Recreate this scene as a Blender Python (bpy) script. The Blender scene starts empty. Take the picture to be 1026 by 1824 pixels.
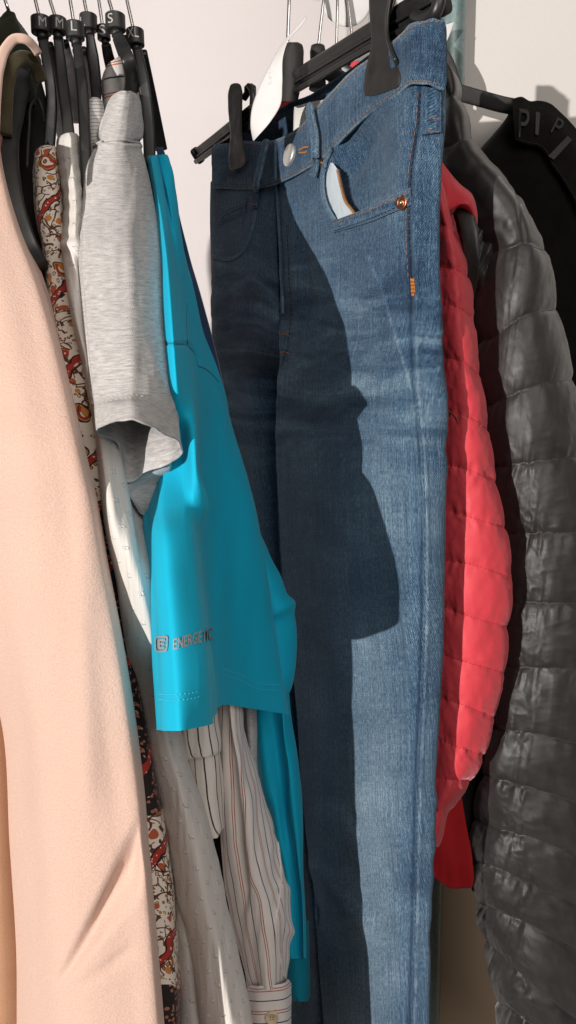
import bpy, math, random
import numpy as np
from mathutils import Vector, Matrix
from mathutils.bvhtree import BVHTree

random.seed(4)
scene = bpy.context.scene
COL = scene.collection

# ------------------------------------------------------------------ camera
F = 1370.0                      # focal length in photo pixels (1026 x 1824)
CAM = np.array([0.0, 0.0, 1.40])
PITCH = math.radians(7.0)
RIGHT = np.array([1.0, 0, 0])
FWD = np.array([0, math.cos(PITCH), -math.sin(PITCH)])
UP = np.array([0, math.sin(PITCH), math.cos(PITCH)])

def P(px, py, d):
    """world point seen at (px,py) standing d metres in front of the camera's wall-parallel plane"""
    r = FWD + (px - 513.0) / F * RIGHT - (py - 912.0) / F * UP
    return CAM + r * (d / r[1])

def proj(w):
    q = w - CAM
    z = q @ FWD
    return 513 + F * (q @ RIGHT) / z, 912 - F * (q @ UP) / z

cam_d = bpy.data.cameras.new('camera')
cam = bpy.data.objects.new('camera', cam_d)
COL.objects.link(cam)
cam.location = CAM
cam.rotation_euler = (math.pi / 2 - PITCH, 0, 0)
cam_d.sensor_fit = 'VERTICAL'
cam_d.sensor_height = 24
cam_d.lens = 24 * F / 1824
cam_d.clip_start = 0.02
cam_d.clip_end = 60
scene.camera = cam

# ------------------------------------------------------------------ numeric helpers
def _hash(ix, iy, seed):
    h = (ix.astype(np.int64) * 374761393 + iy.astype(np.int64) * 668265263 + seed * 1442695041) & 0x7fffffff
    h = ((h ^ (h >> 13)) * 1274126177) & 0x7fffffff
    h = h ^ (h >> 16)
    return (h & 0xffff) / 65535.0

def vnoise(x, y, seed=0):
    ix, iy = np.floor(x), np.floor(y)
    fx, fy = x - ix, y - iy
    fx = fx * fx * fx * (fx * (fx * 6 - 15) + 10); fy = fy * fy * fy * (fy * (fy * 6 - 15) + 10)
    a = _hash(ix, iy, seed); b = _hash(ix + 1, iy, seed)
    c = _hash(ix, iy + 1, seed); d = _hash(ix + 1, iy + 1, seed)
    return (a * (1 - fx) + b * fx) * (1 - fy) + (c * (1 - fx) + d * fx) * fy - 0.5

def fbm(x, y, seed=0, o=3):
    s = 0; a = 1.0
    for k in range(o):
        s = s + a * vnoise(x * 2 ** k, y * 2 ** k, seed + 17 * k); a *= 0.5
    return s

def sm(a, b, x):
    t = np.clip((x - a) / (b - a), 0, 1)
    return t * t * (3 - 2 * t)

def hermite(Pn, kn, ts):
    Pn = np.asarray(Pn, float); kn = np.asarray(kn, float)
    n = len(kn)
    m = np.zeros_like(Pn)
    if n > 2:
        h0 = (kn[1:-1] - kn[:-2]); h1 = (kn[2:] - kn[1:-1])
        sh = (-1,) + (1,) * (Pn.ndim - 1)
        h0 = h0.reshape(sh); h1 = h1.reshape(sh)
        m[1:-1] = ((Pn[2:] - Pn[1:-1]) / h1 * h0 + (Pn[1:-1] - Pn[:-2]) / h0 * h1) / (h0 + h1)
    m[0] = (Pn[1] - Pn[0]) / (kn[1] - kn[0]); m[-1] = (Pn[-1] - Pn[-2]) / (kn[-1] - kn[-2])
    i = np.clip(np.searchsorted(kn, ts, side='right') - 1, 0, n - 2)
    h = kn[i + 1] - kn[i]; t = (ts - kn[i]) / h
    sh = (-1,) + (1,) * (Pn.ndim - 1)
    t = t.reshape(sh); h = h.reshape(sh)
    return ((2 * t**3 - 3 * t**2 + 1) * Pn[i] + (t**3 - 2 * t**2 + t) * h * m[i]
            + (-2 * t**3 + 3 * t**2) * Pn[i + 1] + (t**3 - t**2) * h * m[i + 1])

def chord(p):
    s = np.linalg.norm(np.diff(p, axis=0), axis=1)
    return np.concatenate([[0], np.cumsum(np.maximum(s, 1e-6))])

def spline(pts, n):
    pts = np.asarray(pts, float)
    k = chord(pts)
    return hermite(pts, k, np.linspace(0, k[-1], n))

# ------------------------------------------------------------------ scene helpers
ORG = {}
def mesh_obj(name, V, Fc, mat, parent=None, uv=None, smooth=True, attr=None):
    V = np.asarray(V, float)
    if parent is not None: org = ORG[parent.name]
    else: org = np.zeros(3)
    me = bpy.data.meshes.new(name)
    me.from_pydata((V - org).tolist(), [], [tuple(int(i) for i in f) for f in Fc])
    me.update()
    if smooth: me.polygons.foreach_set('use_smooth', [True] * len(me.polygons))
    if uv is not None:
        l = me.uv_layers.new(name='UVMap')
        idx = np.empty(len(me.loops), dtype=np.int32); me.loops.foreach_get('vertex_index', idx)
        l.data.foreach_set('uv', np.asarray(uv, float)[idx].astype(np.float32).ravel())
    if attr:
        for an, av in attr.items():
            a = me.attributes.new(an, 'FLOAT', 'POINT'); a.data.foreach_set('value', np.asarray(av, np.float32).ravel())
    me.materials.append(mat)
    o = bpy.data.objects.new(name, me)
    COL.objects.link(o)
    if parent is not None: o.parent = parent
    ORG[o.name] = org
    return o

def tag(o, label, cat, group=None):
    o['label'] = label; o['category'] = cat
    if group: o['group'] = group
    return o

def thing(name, label, cat, loc, group=None):
    o = bpy.data.objects.new(name, None)
    COL.objects.link(o)
    o.empty_display_size = 0.02
    o.location = loc
    ORG[o.name] = np.asarray(loc, float)
    return tag(o, label, cat, group)

class MB:
    """collects pieces of one part"""
    def __init__(self): self.V = []; self.F = []; self.n = 0
    def add(self, V, Fc):
        V = np.asarray(V, float); self.V.append(V)
        self.F += [tuple(i + self.n for i in f) for f in Fc]; self.n += len(V)
        return self
    def build(self, name, mat, parent=None, smooth=True, **k):
        return mesh_obj(name, np.concatenate(self.V), self.F, mat, parent, smooth=smooth, **k)

def grid_faces(nr, nc, off=0):
    a = np.arange(nr * nc).reshape(nr, nc)
    return np.stack([a[:-1, :-1], a[:-1, 1:], a[1:, 1:], a[1:, :-1]], -1).reshape(-1, 4) + off

def tube(path, r, sides=8, cap=True, squash=None):
    """round tube along world path; r scalar or per-point"""
    p = np.asarray(path, float); n = len(p)
    r = np.broadcast_to(np.asarray(r, float), (n,))
    t = np.gradient(p, axis=0); t /= np.linalg.norm(t, axis=1)[:, None] + 1e-12
    ref = np.array([0.13, 1, 0.21]); ref /= np.linalg.norm(ref)
    V = []
    a = np.cross(t[0], ref); a /= np.linalg.norm(a)
    for i in range(n):
        a = a - t[i] * (a @ t[i]); a /= np.linalg.norm(a) + 1e-12
        b = np.cross(t[i], a)
        for k in range(sides):
            w = 2 * math.pi * k / sides
            V.append(p[i] + r[i] * (math.cos(w) * a + math.sin(w) * b))
    Fc = []
    for i in range(n - 1):
        for k in range(sides):
            k2 = (k + 1) % sides
            Fc.append((i * sides + k, i * sides + k2, (i + 1) * sides + k2, (i + 1) * sides + k))
    if cap:
        Fc.append(tuple(range(sides))[::-1]); Fc.append(tuple((n - 1) * sides + k for k in range(sides)))
    return np.array(V), Fc

def ribbon(path, width, thick, facing=None, rnd=0.35, sides=12):
    """bar with a rounded-rectangle section: width across the view, thick along `facing`"""
    p = np.asarray(path, float); n = len(p)
    width = np.broadcast_to(np.asarray(width, float), (n,)); thick = np.broadcast_to(np.asarray(thick, float), (n,))
    t = np.gradient(p, axis=0); t /= np.linalg.norm(t, axis=1)[:, None] + 1e-12
    sec = []
    e = 3.6
    for k in range(sides * 2):
        w = 2 * math.pi * (k + .5) / (sides * 2)
        c, s = math.cos(w), math.sin(w)
        sec.append((math.copysign(abs(c) ** (2 / e / 1.0) if e < 2 else abs(c) ** (2 / e), c), math.copysign(abs(s) ** (2 / e), s)))
    V = []
    m = len(sec)
    for i in range(n):
        f = (CAM - p[i]) if facing is None else (facing if np.ndim(facing) == 1 else facing[i])
        f = f - t[i] * (f @ t[i]); f = f / (np.linalg.norm(f) + 1e-12)
        a = np.cross(t[i], f)
        for (c, s) in sec:
            V.append(p[i] + a * c * width[i] / 2 + f * s * thick[i] / 2)
    Fc = []
    for i in range(n - 1):
        for k in range(m):
            k2 = (k + 1) % m
            Fc.append((i * m + k, i * m + k2, (i + 1) * m + k2, (i + 1) * m + k))
    Fc.append(tuple(range(m))[::-1]); Fc.append(tuple((n - 1) * m + k for k in range(m)))
    return np.array(V), Fc

def pxpath(pts, n=24):
    return spline([P(*q) for q in pts], n)

class Loft:
    """cloth surface through rows of (px,py,d) control points"""
    def __init__(self, rows, nu=80, nv=160, closed=False, disp=None, flip=False, world=False):
        cnt = {len(r) for r in rows}
        W = [np.array([P(*q) for q in r]) if not world else np.array(r, float) for r in rows]
        Rw = []
        for w in W:
            n = len(w)
            if closed:
                e = np.concatenate([w[-2:], w, w[:3]]); k = chord(e); i0, i1 = 2, n + 2
            else:
                e = w; k = chord(e); i0, i1 = 0, n - 1
            if len(cnt) == 1:
                ti = np.linspace(i0, i1, nu + 1); ts = np.interp(ti, np.arange(len(k)), k)
            else:
                ts = np.linspace(k[i0], k[i1], nu + 1)
            Rw.append(hermite(e, k, ts))
        Rw = np.array(Rw)
        kn = np.concatenate([[0], np.cumsum(np.maximum(np.linalg.norm(np.diff(Rw, axis=0), axis=2).mean(1), 1e-5))])
        ts = np.linspace(0, kn[-1], nv + 1)
        G = hermite(Rw, kn, ts)
        self.Rr = np.interp(ts, kn, np.arange(len(kn)))
        self.nr, self.nc = G.shape[:2]
        N = self._normals(G)
        mid = N[:, : max(2, self.nc // (2 if closed else 1))]
        if ((CAM - G[:, :mid.shape[1]]) * mid).sum(2).mean() < 0:
            self.sgn = -1
        else: self.sgn = 1
        if flip: self.sgn *= -1
        N = N * self.sgn
        self.closed = closed
        if disp is not None:
            U = np.broadcast_to(np.linspace(0, 1, self.nc)[None], (self.nr, self.nc))
            Rr = np.broadcast_to(self.Rr[:, None], (self.nr, self.nc))
            px, py = proj(G.reshape(-1, 3)); px = px.reshape(self.nr, -1); py = py.reshape(self.nr, -1)
            al = np.cumsum(np.linalg.norm(np.diff(G, axis=1, prepend=G[:, :1]), axis=2), axis=1)
            av = np.cumsum(np.linalg.norm(np.diff(G, axis=0, prepend=G[:1]), axis=2), axis=0)
            G = G + N * disp(px, py, U, Rr, al, av)[..., None]
            if closed:
                G[:, -1] = G[:, 0]
        self.G = G
        al = np.cumsum(np.linalg.norm(np.diff(G, axis=1, prepend=G[:, :1]), axis=2), axis=1)
        av = np.cumsum(np.linalg.norm(np.diff(G, axis=0, prepend=G[:1]), axis=2).mean(1))
        self.uv = np.stack([al, np.broadcast_to(av[:, None], al.shape)], -1).reshape(-1, 2)
        self.V = G.reshape(-1, 3)
        self.F = grid_faces(self.nr, self.nc)
        if self.sgn < 0: self.F = self.F[:, ::-1]
        self._b = None
    def _normals(self, G):
        du = np.gradient(G, axis=1); dv = np.gradient(G, axis=0)
        if True:
            pass
        N = np.cross(du, dv); N /= np.linalg.norm(N, axis=2)[..., None] + 1e-12
        return N
    def px(self):
        return proj(self.V)
    def bvh(self):
        if self._b is None:
            self._b = BVHTree.FromPolygons([Vector(v) for v in self.V], self.F.tolist())
        return self._b
    def hit(self, px, py):
        r = P(px, py, 1.0) - CAM; r /= np.linalg.norm(r)
        loc, n, i, d = self.bvh().ray_cast(Vector(CAM), Vector(r))
        if loc is None: return None
        n = np.array(n)
        if n @ r > 0: n = -n
        return np.array(loc), n
    def line(self, pts, n=60, off=0.0):
        pp = spline([(a, b, 0) for a, b in pts], n)
        o = []; nn = []
        for q in pp:
            h = self.hit(q[0], q[1])
            if h is not None: o.append(h[0] + h[1] * off); nn.append(h[1])
        return np.array(o), np.array(nn)
    def build(self, name, mat, parent=None, attr=None, thick=0):
        V, Fc, uv = self.V, self.F, self.uv
        o = mesh_obj(name, V, Fc, mat, parent, uv=uv, attr=attr)
        if thick:
            m = o.modifiers.new('cloth', 'SOLIDIFY'); m.thickness = thick; m.offset = -1
        return o

def ring(front, t, n=4, inset=8):
    """close a front profile round the back, t metres deeper"""
    xs = np.array(front, float)
    b = []
    for f in np.linspace(0.88, 0.12, n):
        i = f * (len(xs) - 1); a = int(i); w = i - a
        q = xs[a] * (1 - w) + xs[min(a + 1, len(xs) - 1)] * w
        b.append((q[0], q[1], xs[:, 2].max() + t))
    e, s = xs[-1], xs[0]
    ed = [(e[0] - .4, e[1], e[2] * .55 + (xs[:, 2].max() + t) * .45)]
    sd = [(s[0] + .4, s[1], s[2] * .55 + (xs[:, 2].max() + t) * .45)]
    return [tuple(q) for q in xs] + ed + b + sd

def hrows(spec, ds, t, n=4):
    """spec: (y, x0, x1[, depth shift]); ds: depth profile across"""
    out = []
    for s in spec:
        y, a, b = s[:3]; sh = s[3] if len(s) > 3 else 0
        fr = [(a + (b - a) * f, y + (dy), d + sh) for f, d, dy in ds]
        out.append(ring(fr, t, n))
    return out

def stitches(mb, line, nrm, r=0.0005, dash=0.0028, gap=0.0014):
    k = chord(line); s = 0
    while s + dash < k[-1]:
        ts = np.linspace(s, s + dash, 4)
        p = np.stack([np.interp(ts, k, line[:, i]) for i in range(3)], 1)
        mb.add(*tube(p, [r * .6, r, r, r * .6], 5)); s += dash + gap

def disc(c, n, r, h, seg=24, prof=None):
    """button-like lathe: prof list of (radius fraction, height)"""
    n = n / np.linalg.norm(n)
    a = np.cross(n, [0, 0, 1.0]); a /= np.linalg.norm(a); b = np.cross(n, a)
    prof = prof or [(1, 0), (1, h * .6), (.9, h), (.6, h), (0.01, h)]
    V = []; Fc = []
    for (rf, hh) in prof:
        for k in range(seg):
            w = 2 * math.pi * k / seg
            V.append(c + n * hh + r * rf * (math.cos(w) * a + math.sin(w) * b))
    for i in range(len(prof) - 1):
        for k in range(seg):
            k2 = (k + 1) % seg
            Fc.append((i * seg + k, i * seg + k2, (i + 1) * seg + k2, (i + 1) * seg + k))
    Fc.append(tuple((len(prof) - 1) * seg + k for k in range(seg)))
    return np.array(V), Fc

def text_mesh(s, shear=0.0, bold=0.0):
    cu = bpy.data.curves.new('lettering_source', 'FONT')
    cu.body = s; cu.size = 1; cu.resolution_u = 6; cu.shear = shear; cu.offset = bold; cu.fill_mode = 'FRONT'
    ob = bpy.data.objects.new('lettering_source', cu)
    COL.objects.link(ob)
    dg = bpy.context.evaluated_depsgraph_get(); dg.update()
    me = bpy.data.meshes.new_from_object(ob.evaluated_get(dg))
    V = np.array([v.co[:] for v in me.vertices]); Fc = [tuple(p.vertices) for p in me.polygons]
    bpy.data.objects.remove(ob); bpy.data.curves.remove(cu); bpy.data.meshes.remove(me)
    V[:, 0] -= V[:, 0].min(); V[:, 0] /= V[:, 0].max(); V[:, 1] -= V[:, 1].min(); V[:, 1] /= V[:, 1].max()
    return V, Fc

def quad_on(surf, V, Fc, q, off=0.0006):
    """lay unit-square artwork V on a surface: q = pixel corners bl, br, tr, tl"""
    q = np.array(q, float); out = []
    last = None
    for v in V:
        x, y = v[0], v[1]
        p = (q[0] * (1 - x) + q[1] * x) * (1 - y) + (q[3] * (1 - x) + q[2] * x) * y
        h = surf.hit(p[0], p[1])
        if h is None: out.append(last if last is not None else P(p[0], p[1], .6))
        else:
            last = h[0] + h[1] * off; out.append(last)
    return np.array(out), Fc
# ------------------------------------------------------------------ materials
class NT:
    def __init__(self, name):
        self.m = bpy.data.materials.new(name); self.m.use_nodes = True
        self.t = self.m.node_tree; self.t.nodes.clear()
        self.out = self.n('ShaderNodeOutputMaterial')
        self.b = self.n('ShaderNodeBsdfPrincipled')
        self.l(self.b.outputs[0], self.out.inputs[0])
    def n(self, k, **p):
        x = self.t.nodes.new(k)
        for a, v in p.items(): setattr(x, a, v)
        return x
    def l(self, a, b): self.t.links.new(a, b)
    def v(self, sock, val):
        if isinstance(val, bpy.types.NodeSocket): self.l(val, sock)
        else: sock.default_value = val
    def uv(self, sx=1, sy=1, rot=0):
        tc = self.n('ShaderNodeTexCoord'); mp = self.n('ShaderNodeMapping')
        self.l(tc.outputs['UV'], mp.inputs[0]); mp.inputs['Scale'].default_value = (sx, sy, 1)
        mp.inputs['Rotation'].default_value = (0, 0, rot)
        return mp.outputs[0]
    def obj(self, s=1):
        tc = self.n('ShaderNodeTexCoord'); mp = self.n('ShaderNodeMapping')
        self.l(tc.outputs['Object'], mp.inputs[0])
        mp.inputs['Scale'].default_value = (s, s, s) if not isinstance(s, tuple) else s
        return mp.outputs[0]
    def noise(self, vec, scale=1, detail=3, rough=.55, dist=0):
        x = self.n('ShaderNodeTexNoise'); self.l(vec, x.inputs['Vector'])
        x.inputs['Scale'].default_value = scale; x.inputs['Detail'].default_value = detail
        x.inputs['Roughness'].default_value = rough; x.inputs['Distortion'].default_value = dist
        return x.outputs['Fac']
    def noisec(self, vec, scale=1, detail=2):
        x = self.n('ShaderNodeTexNoise'); self.l(vec, x.inputs['Vector'])
        x.inputs['Scale'].default_value = scale; x.inputs['Detail'].default_value = detail
        return x.outputs['Color']
    def math(self, op, a, b=0.0, c=None, clamp=False):
        x = self.n('ShaderNodeMath', operation=op); x.use_clamp = clamp
        self.v(x.inputs[0], a); self.v(x.inputs[1], b)
        if c is not None: self.v(x.inputs[2], c)
        return x.outputs[0]
    def vmath(self, op, a, b):
        x = self.n('ShaderNodeVectorMath', operation=op); self.v(x.inputs[0], a); self.v(x.inputs[1], b)
        return x.outputs[0]
    def sep(self, vec):
        x = self.n('ShaderNodeSeparateXYZ'); self.l(vec, x.inputs[0]); return x.outputs
    def mix(self, f, a, b, blend='MIX'):
        x = self.n('ShaderNodeMix', data_type='RGBA', blend_type=blend)
        self.v(x.inputs[0], f)
        for s, c in ((x.inputs[6], a), (x.inputs[7], b)):
            if isinstance(c, bpy.types.NodeSocket): self.l(c, s)
            else: s.default_value = (*c, 1) if len(c) == 3 else c
        return x.outputs[2]
    def ramp(self, f, stops, interp='LINEAR'):
        x = self.n('ShaderNodeValToRGB'); self.l(f, x.inputs[0]); cr = x.color_ramp; cr.interpolation = interp
        while len(cr.elements) < len(stops): cr.elements.new(0.5)
        for e, (p, c) in zip(cr.elements, stops):
            e.position = p; e.color = (*c, 1) if len(c) == 3 else c
        return x.outputs[0]
    def rng(self, f, a, b, c=0., d=1.):
        x = self.n('ShaderNodeMapRange'); self.v(x.inputs[0], f)
        for i, q in enumerate((a, b, c, d)): x.inputs[i + 1].default_value = q
        return x.outputs[0]
    def bump(self, h, dist=.001, strength=1.0, prev=None):
        x = self.n('ShaderNodeBump'); self.l(h, x.inputs['Height'])
        x.inputs['Distance'].default_value = dist; x.inputs['Strength'].default_value = strength
        if prev is not None: self.l(prev, x.inputs['Normal'])
        self.l(x.outputs[0], self.b.inputs['Normal'])
        return x.outputs[0]
    def attr(self, name):
        x = self.n('ShaderNodeAttribute'); x.attribute_name = name; return x.outputs['Fac']
    def set(self, col=None, rough=None, metal=None, spec=None, sheen=None, sheen_tint=None, sheen_rough=None):
        if col is not None:
            s = self.b.inputs['Base Color']
            if isinstance(col, bpy.types.NodeSocket): self.l(col, s)
            else: s.default_value = (*col, 1)
        for k, q in (('Roughness', rough), ('Metallic', metal), ('Specular IOR Level', spec), ('Sheen Weight', sheen), ('Sheen Roughness', sheen_rough)):
            if q is not None: self.v(self.b.inputs[k], q)
        if sheen_tint: self.b.inputs['Sheen Tint'].default_value = (*sheen_tint, 1)
        return self.m

def M_plain(name, col, rough=.5, metal=0, spec=.5, var=.12, scale=60, bump=0.0):
    t = NT(name); v = t.obj(1)
    n = t.noise(v, scale, 4)
    c = t.mix(t.rng(n, .3, .7), tuple(x * (1 - var) for x in col), tuple(min(1, x * (1 + var)) for x in col))
    t.set(c, rough, metal, spec)
    if bump: t.bump(t.noise(v, scale * 12, 3), bump)
    return t.m

def M_weave(name, col, rough=.85, fine=1400, sheen=.2, var=.1, bump=.0004, soft=40, spec=.25, tint=(1, 1, 1)):
    """plain cloth: fine weave, slow tone variation"""
    t = NT(name)
    n = t.noise(t.uv(), soft, 4); f = t.noise(t.uv(fine, fine), 1, 2)
    f2 = t.math('ADD', t.math('MULTIPLY', f, .5), t.math('MULTIPLY', n, .5))
    c = t.mix(t.rng(f2, .3, .7), tuple(x * (1 - var) for x in col), tuple(min(1, x * (1 + var)) for x in col))
    t.set(c, rough, 0, spec, sheen, tint, .4)
    t.bump(f, bump, .6)
    return t.m

def M_pink():
    t = NT('pink felted wool')
    f = t.noise(t.uv(), 900, 5, .7); g = t.noise(t.uv(), 220, 3); s = t.noise(t.uv(), 14, 2)
    c = t.mix(t.rng(f, .3, .7), (.60, .39, .305), (.75, .54, .455))
    c = t.mix(t.rng(s, .3, .7, 0, .35), c, (.63, .43, .35))
    t.set(c, .95, 0, .1, .35, (1, .85, .78), .5)
    h = t.math('ADD', f, t.math('MULTIPLY', g, .7))
    t.bump(h, .0009, .8)
    return t.m

def M_denim():
    t = NT('washed indigo denim')
    uv = t.uv()
    s = t.sep(uv)
    warp = t.noise(t.uv(1500, 22), 1, 3, .6)              # vertical streaks (slub)
    warp2 = t.noise(t.uv(420, 9), 1, 3, .6)
    weft = t.noise(t.uv(60, 1300), 1, 2)
    # twill diagonals
    d = t.math('ADD', t.math('MULTIPLY', s[0], 4200), t.math('MULTIPLY', s[1], 3000))
    tw = t.math('SINE', t.math('ADD', d, t.math('MULTIPLY', t.noise(uv, 300, 2), 9)))
    speck = t.noise(t.uv(1100, 1100), 1, 2, .7)
    warp3 = t.noise(t.uv(1000, 240), 1, 3, .7)
    k = t.math('MULTIPLY', warp, .26)
    k = t.math('ADD', k, t.math('MULTIPLY', warp2, .08))
    k = t.math('ADD', k, t.math('MULTIPLY', warp3, .34))
    k = t.math('ADD', k, t.math('MULTIPLY', weft, .10))
    k = t.math('ADD', k, t.math('MULTIPLY', speck, .30))
    k = t.math('ADD', k, t.math('MULTIPLY', tw, .035))
    k = t.rng(k, .36, .72)
    blot = t.noise(t.uv(7, 11), 1, 4, .6, .4)
    whisk = t.noise(t.uv(6, 42), 1, 3, .55, 1.2)
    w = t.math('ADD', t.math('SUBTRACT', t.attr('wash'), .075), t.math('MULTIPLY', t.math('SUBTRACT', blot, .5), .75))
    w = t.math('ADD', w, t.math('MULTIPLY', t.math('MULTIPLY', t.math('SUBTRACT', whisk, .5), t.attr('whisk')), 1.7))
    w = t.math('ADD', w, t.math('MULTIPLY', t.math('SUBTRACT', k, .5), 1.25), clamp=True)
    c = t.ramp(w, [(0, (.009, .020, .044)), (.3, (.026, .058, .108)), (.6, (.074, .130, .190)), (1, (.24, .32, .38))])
    t.set(c, .92, 0, .15, .12, (.8, .9, 1), .5)
    h = t.math('ADD', t.math('MULTIPLY', tw, .25), t.math('ADD', warp, speck))
    t.bump(h, .0005, .8)
    return t.m

def M_heather():
    t = NT('heather grey jersey')
    a = t.noise(t.uv(160, 900), 1, 3, .65); b = t.noise(t.uv(80, 420), 1, 4, .6, .6); f = t.noise(t.uv(1500, 1500), 1, 2)
    k = t.math('ADD', t.math('MULTIPLY', a, .55), t.math('ADD', t.math('MULTIPLY', b, .35), t.math('MULTIPLY', f, .15)))
    c = t.ramp(k, [(.33, (.25, .235, .228)), (.5, (.44, .42, .41)), (.68, (.62, .595, .58))])
    t.set(c, .92, 0, .15, .2, None, .5)
    t.bump(t.math('ADD', f, a), .0006, .7)
    return t.m

def M_stripes(name, base, stripes, period, along=0, wob=.0012, rough=.8, rib=None):
    """stripes: list of (centre, half width, colour) inside one period (metres); along=0 lines run down the cloth"""
    t = NT(name); s = t.sep(t.uv())
    x = t.math('ADD', s[along], t.math('MULTIPLY', t.math('SUBTRACT', t.noise(t.uv(), 30, 2), .5), wob * 2))
    m = t.math('MODULO', t.math('ADD', x, 10 * period), period)
    n = t.noise(t.uv(), 25, 3); f = t.noise(t.uv(1200, 1200), 1, 2)
    c = t.mix(t.rng(n, .3, .7), tuple(q * .93 for q in base), base)
    for (cc, hw, colr) in stripes:
        k = t.rng(t.math('ABSOLUTE', t.math('SUBTRACT', m, cc)), hw, hw * .6)
        k = t.math('MULTIPLY', k, t.rng(f, .1, .5, .75, 1))
        c = t.mix(k, c, colr)
    t.set(c, rough, 0, .25, .15, None, .5)
    t.bump(f, .0004, .6)
    return t.m

def M_paisley():
    t = NT('paisley print')
    uv = t.uv()
    w = t.vmath('SUBTRACT', t.noisec(uv, 45, 2), (.5, .5, .5))
    warp = t.n('ShaderNodeVectorMath', operation='SCALE'); t.l(w, warp.inputs[0]); warp.inputs['Scale'].default_value = .016
    q = t.vmath('ADD', uv, warp.outputs[0])
    def vor(scale, feat='F1', rnd=1.0):
        x = t.n('ShaderNodeTexVoronoi', feature=feat); t.l(q, x.inputs['Vector'])
        x.inputs['Scale'].default_value = scale; x.inputs['Randomness'].default_value = rnd
        return x.outputs
    big = vor(75)
    cream = (.80, .71, .61); black = (.018, .012, .012); red = (.40, .035, .022); orange = (.56, .23, .055); brown = (.10, .04, .02)
    rings = t.ramp(big['Distance'], [(0, orange), (.10, black), (.15, cream), (.24, red), (.35, orange), (.40, black), (.46, cream)], 'CONSTANT')
    sel = t.sep(big['Color'])
    # petals: angular small cells
    small = vor(300)
    pet = t.ramp(small['Distance'], [(0, orange), (.15, cream), (.25, brown), (.38, cream)], 'CONSTANT')
    s2 = t.sep(small['Color'])
    pet = t.mix(t.math('GREATER_THAN', s2[0], .62), pet, t.ramp(small['Distance'], [(0, brown), (.30, cream)], 'CONSTANT'))
    pet = t.mix(t.math('GREATER_THAN', s2[1], .72), pet, t.ramp(small['Distance'], [(0, orange), (.24, brown), (.38, cream)], 'CONSTANT'))
    c = t.mix(t.math('GREATER_THAN', sel[0], .58), pet, rings)
    # scrolling outlines with filled leaves
    sc = vor(120, 'DISTANCE_TO_EDGE'); sf = vor(120); sfc = t.sep(sf['Color'])
    ln = t.math('MULTIPLY', t.math('LESS_THAN', sc['Distance'], .055), t.math('GREATER_THAN', t.noise(uv, 60, 2), .47))
    leaf = t.math('MULTIPLY', t.math('GREATER_THAN', sfc[2], .74), t.math('LESS_THAN', sf['Distance'], .36))
    c = t.mix(leaf, c, t.mix(t.math('GREATER_THAN', sfc[0], .5), orange, (.46, .10, .04)))
    c = t.mix(ln, c, brown)
    # dark ground zones
    zone = t.noise(uv, 16, 2)
    sv = t.attr('zone')
    z = t.math('GREATER_THAN', t.math('ADD', zone, sv), .62)
    dark = t.ramp(small['Distance'], [(0, orange), (.12, red), (.26, (.52, .34, .24)), (.33, black)], 'CONSTANT')
    c = t.mix(z, c, dark)
    # curving bands
    bw = t.math('SINE', t.math('MULTIPLY', t.math('ADD', t.sep(q)[1], t.math('MULTIPLY', t.sep(q)[0], 1.1)), 95))
    b1 = t.math('GREATER_THAN', bw, .90); b2 = t.math('GREATER_THAN', bw, .955)
    c = t.mix(b1, c, black)
    band = t.mix(t.math('LESS_THAN', vor(330)['Distance'], .25), red, cream)
    c = t.mix(b2, c, band)
    t.set(c, .7, 0, .3, .1, None, .5)
    t.bump(t.noise(t.uv(1200, 1200), 1, 2), .0003, .5)
    return t.m

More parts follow.
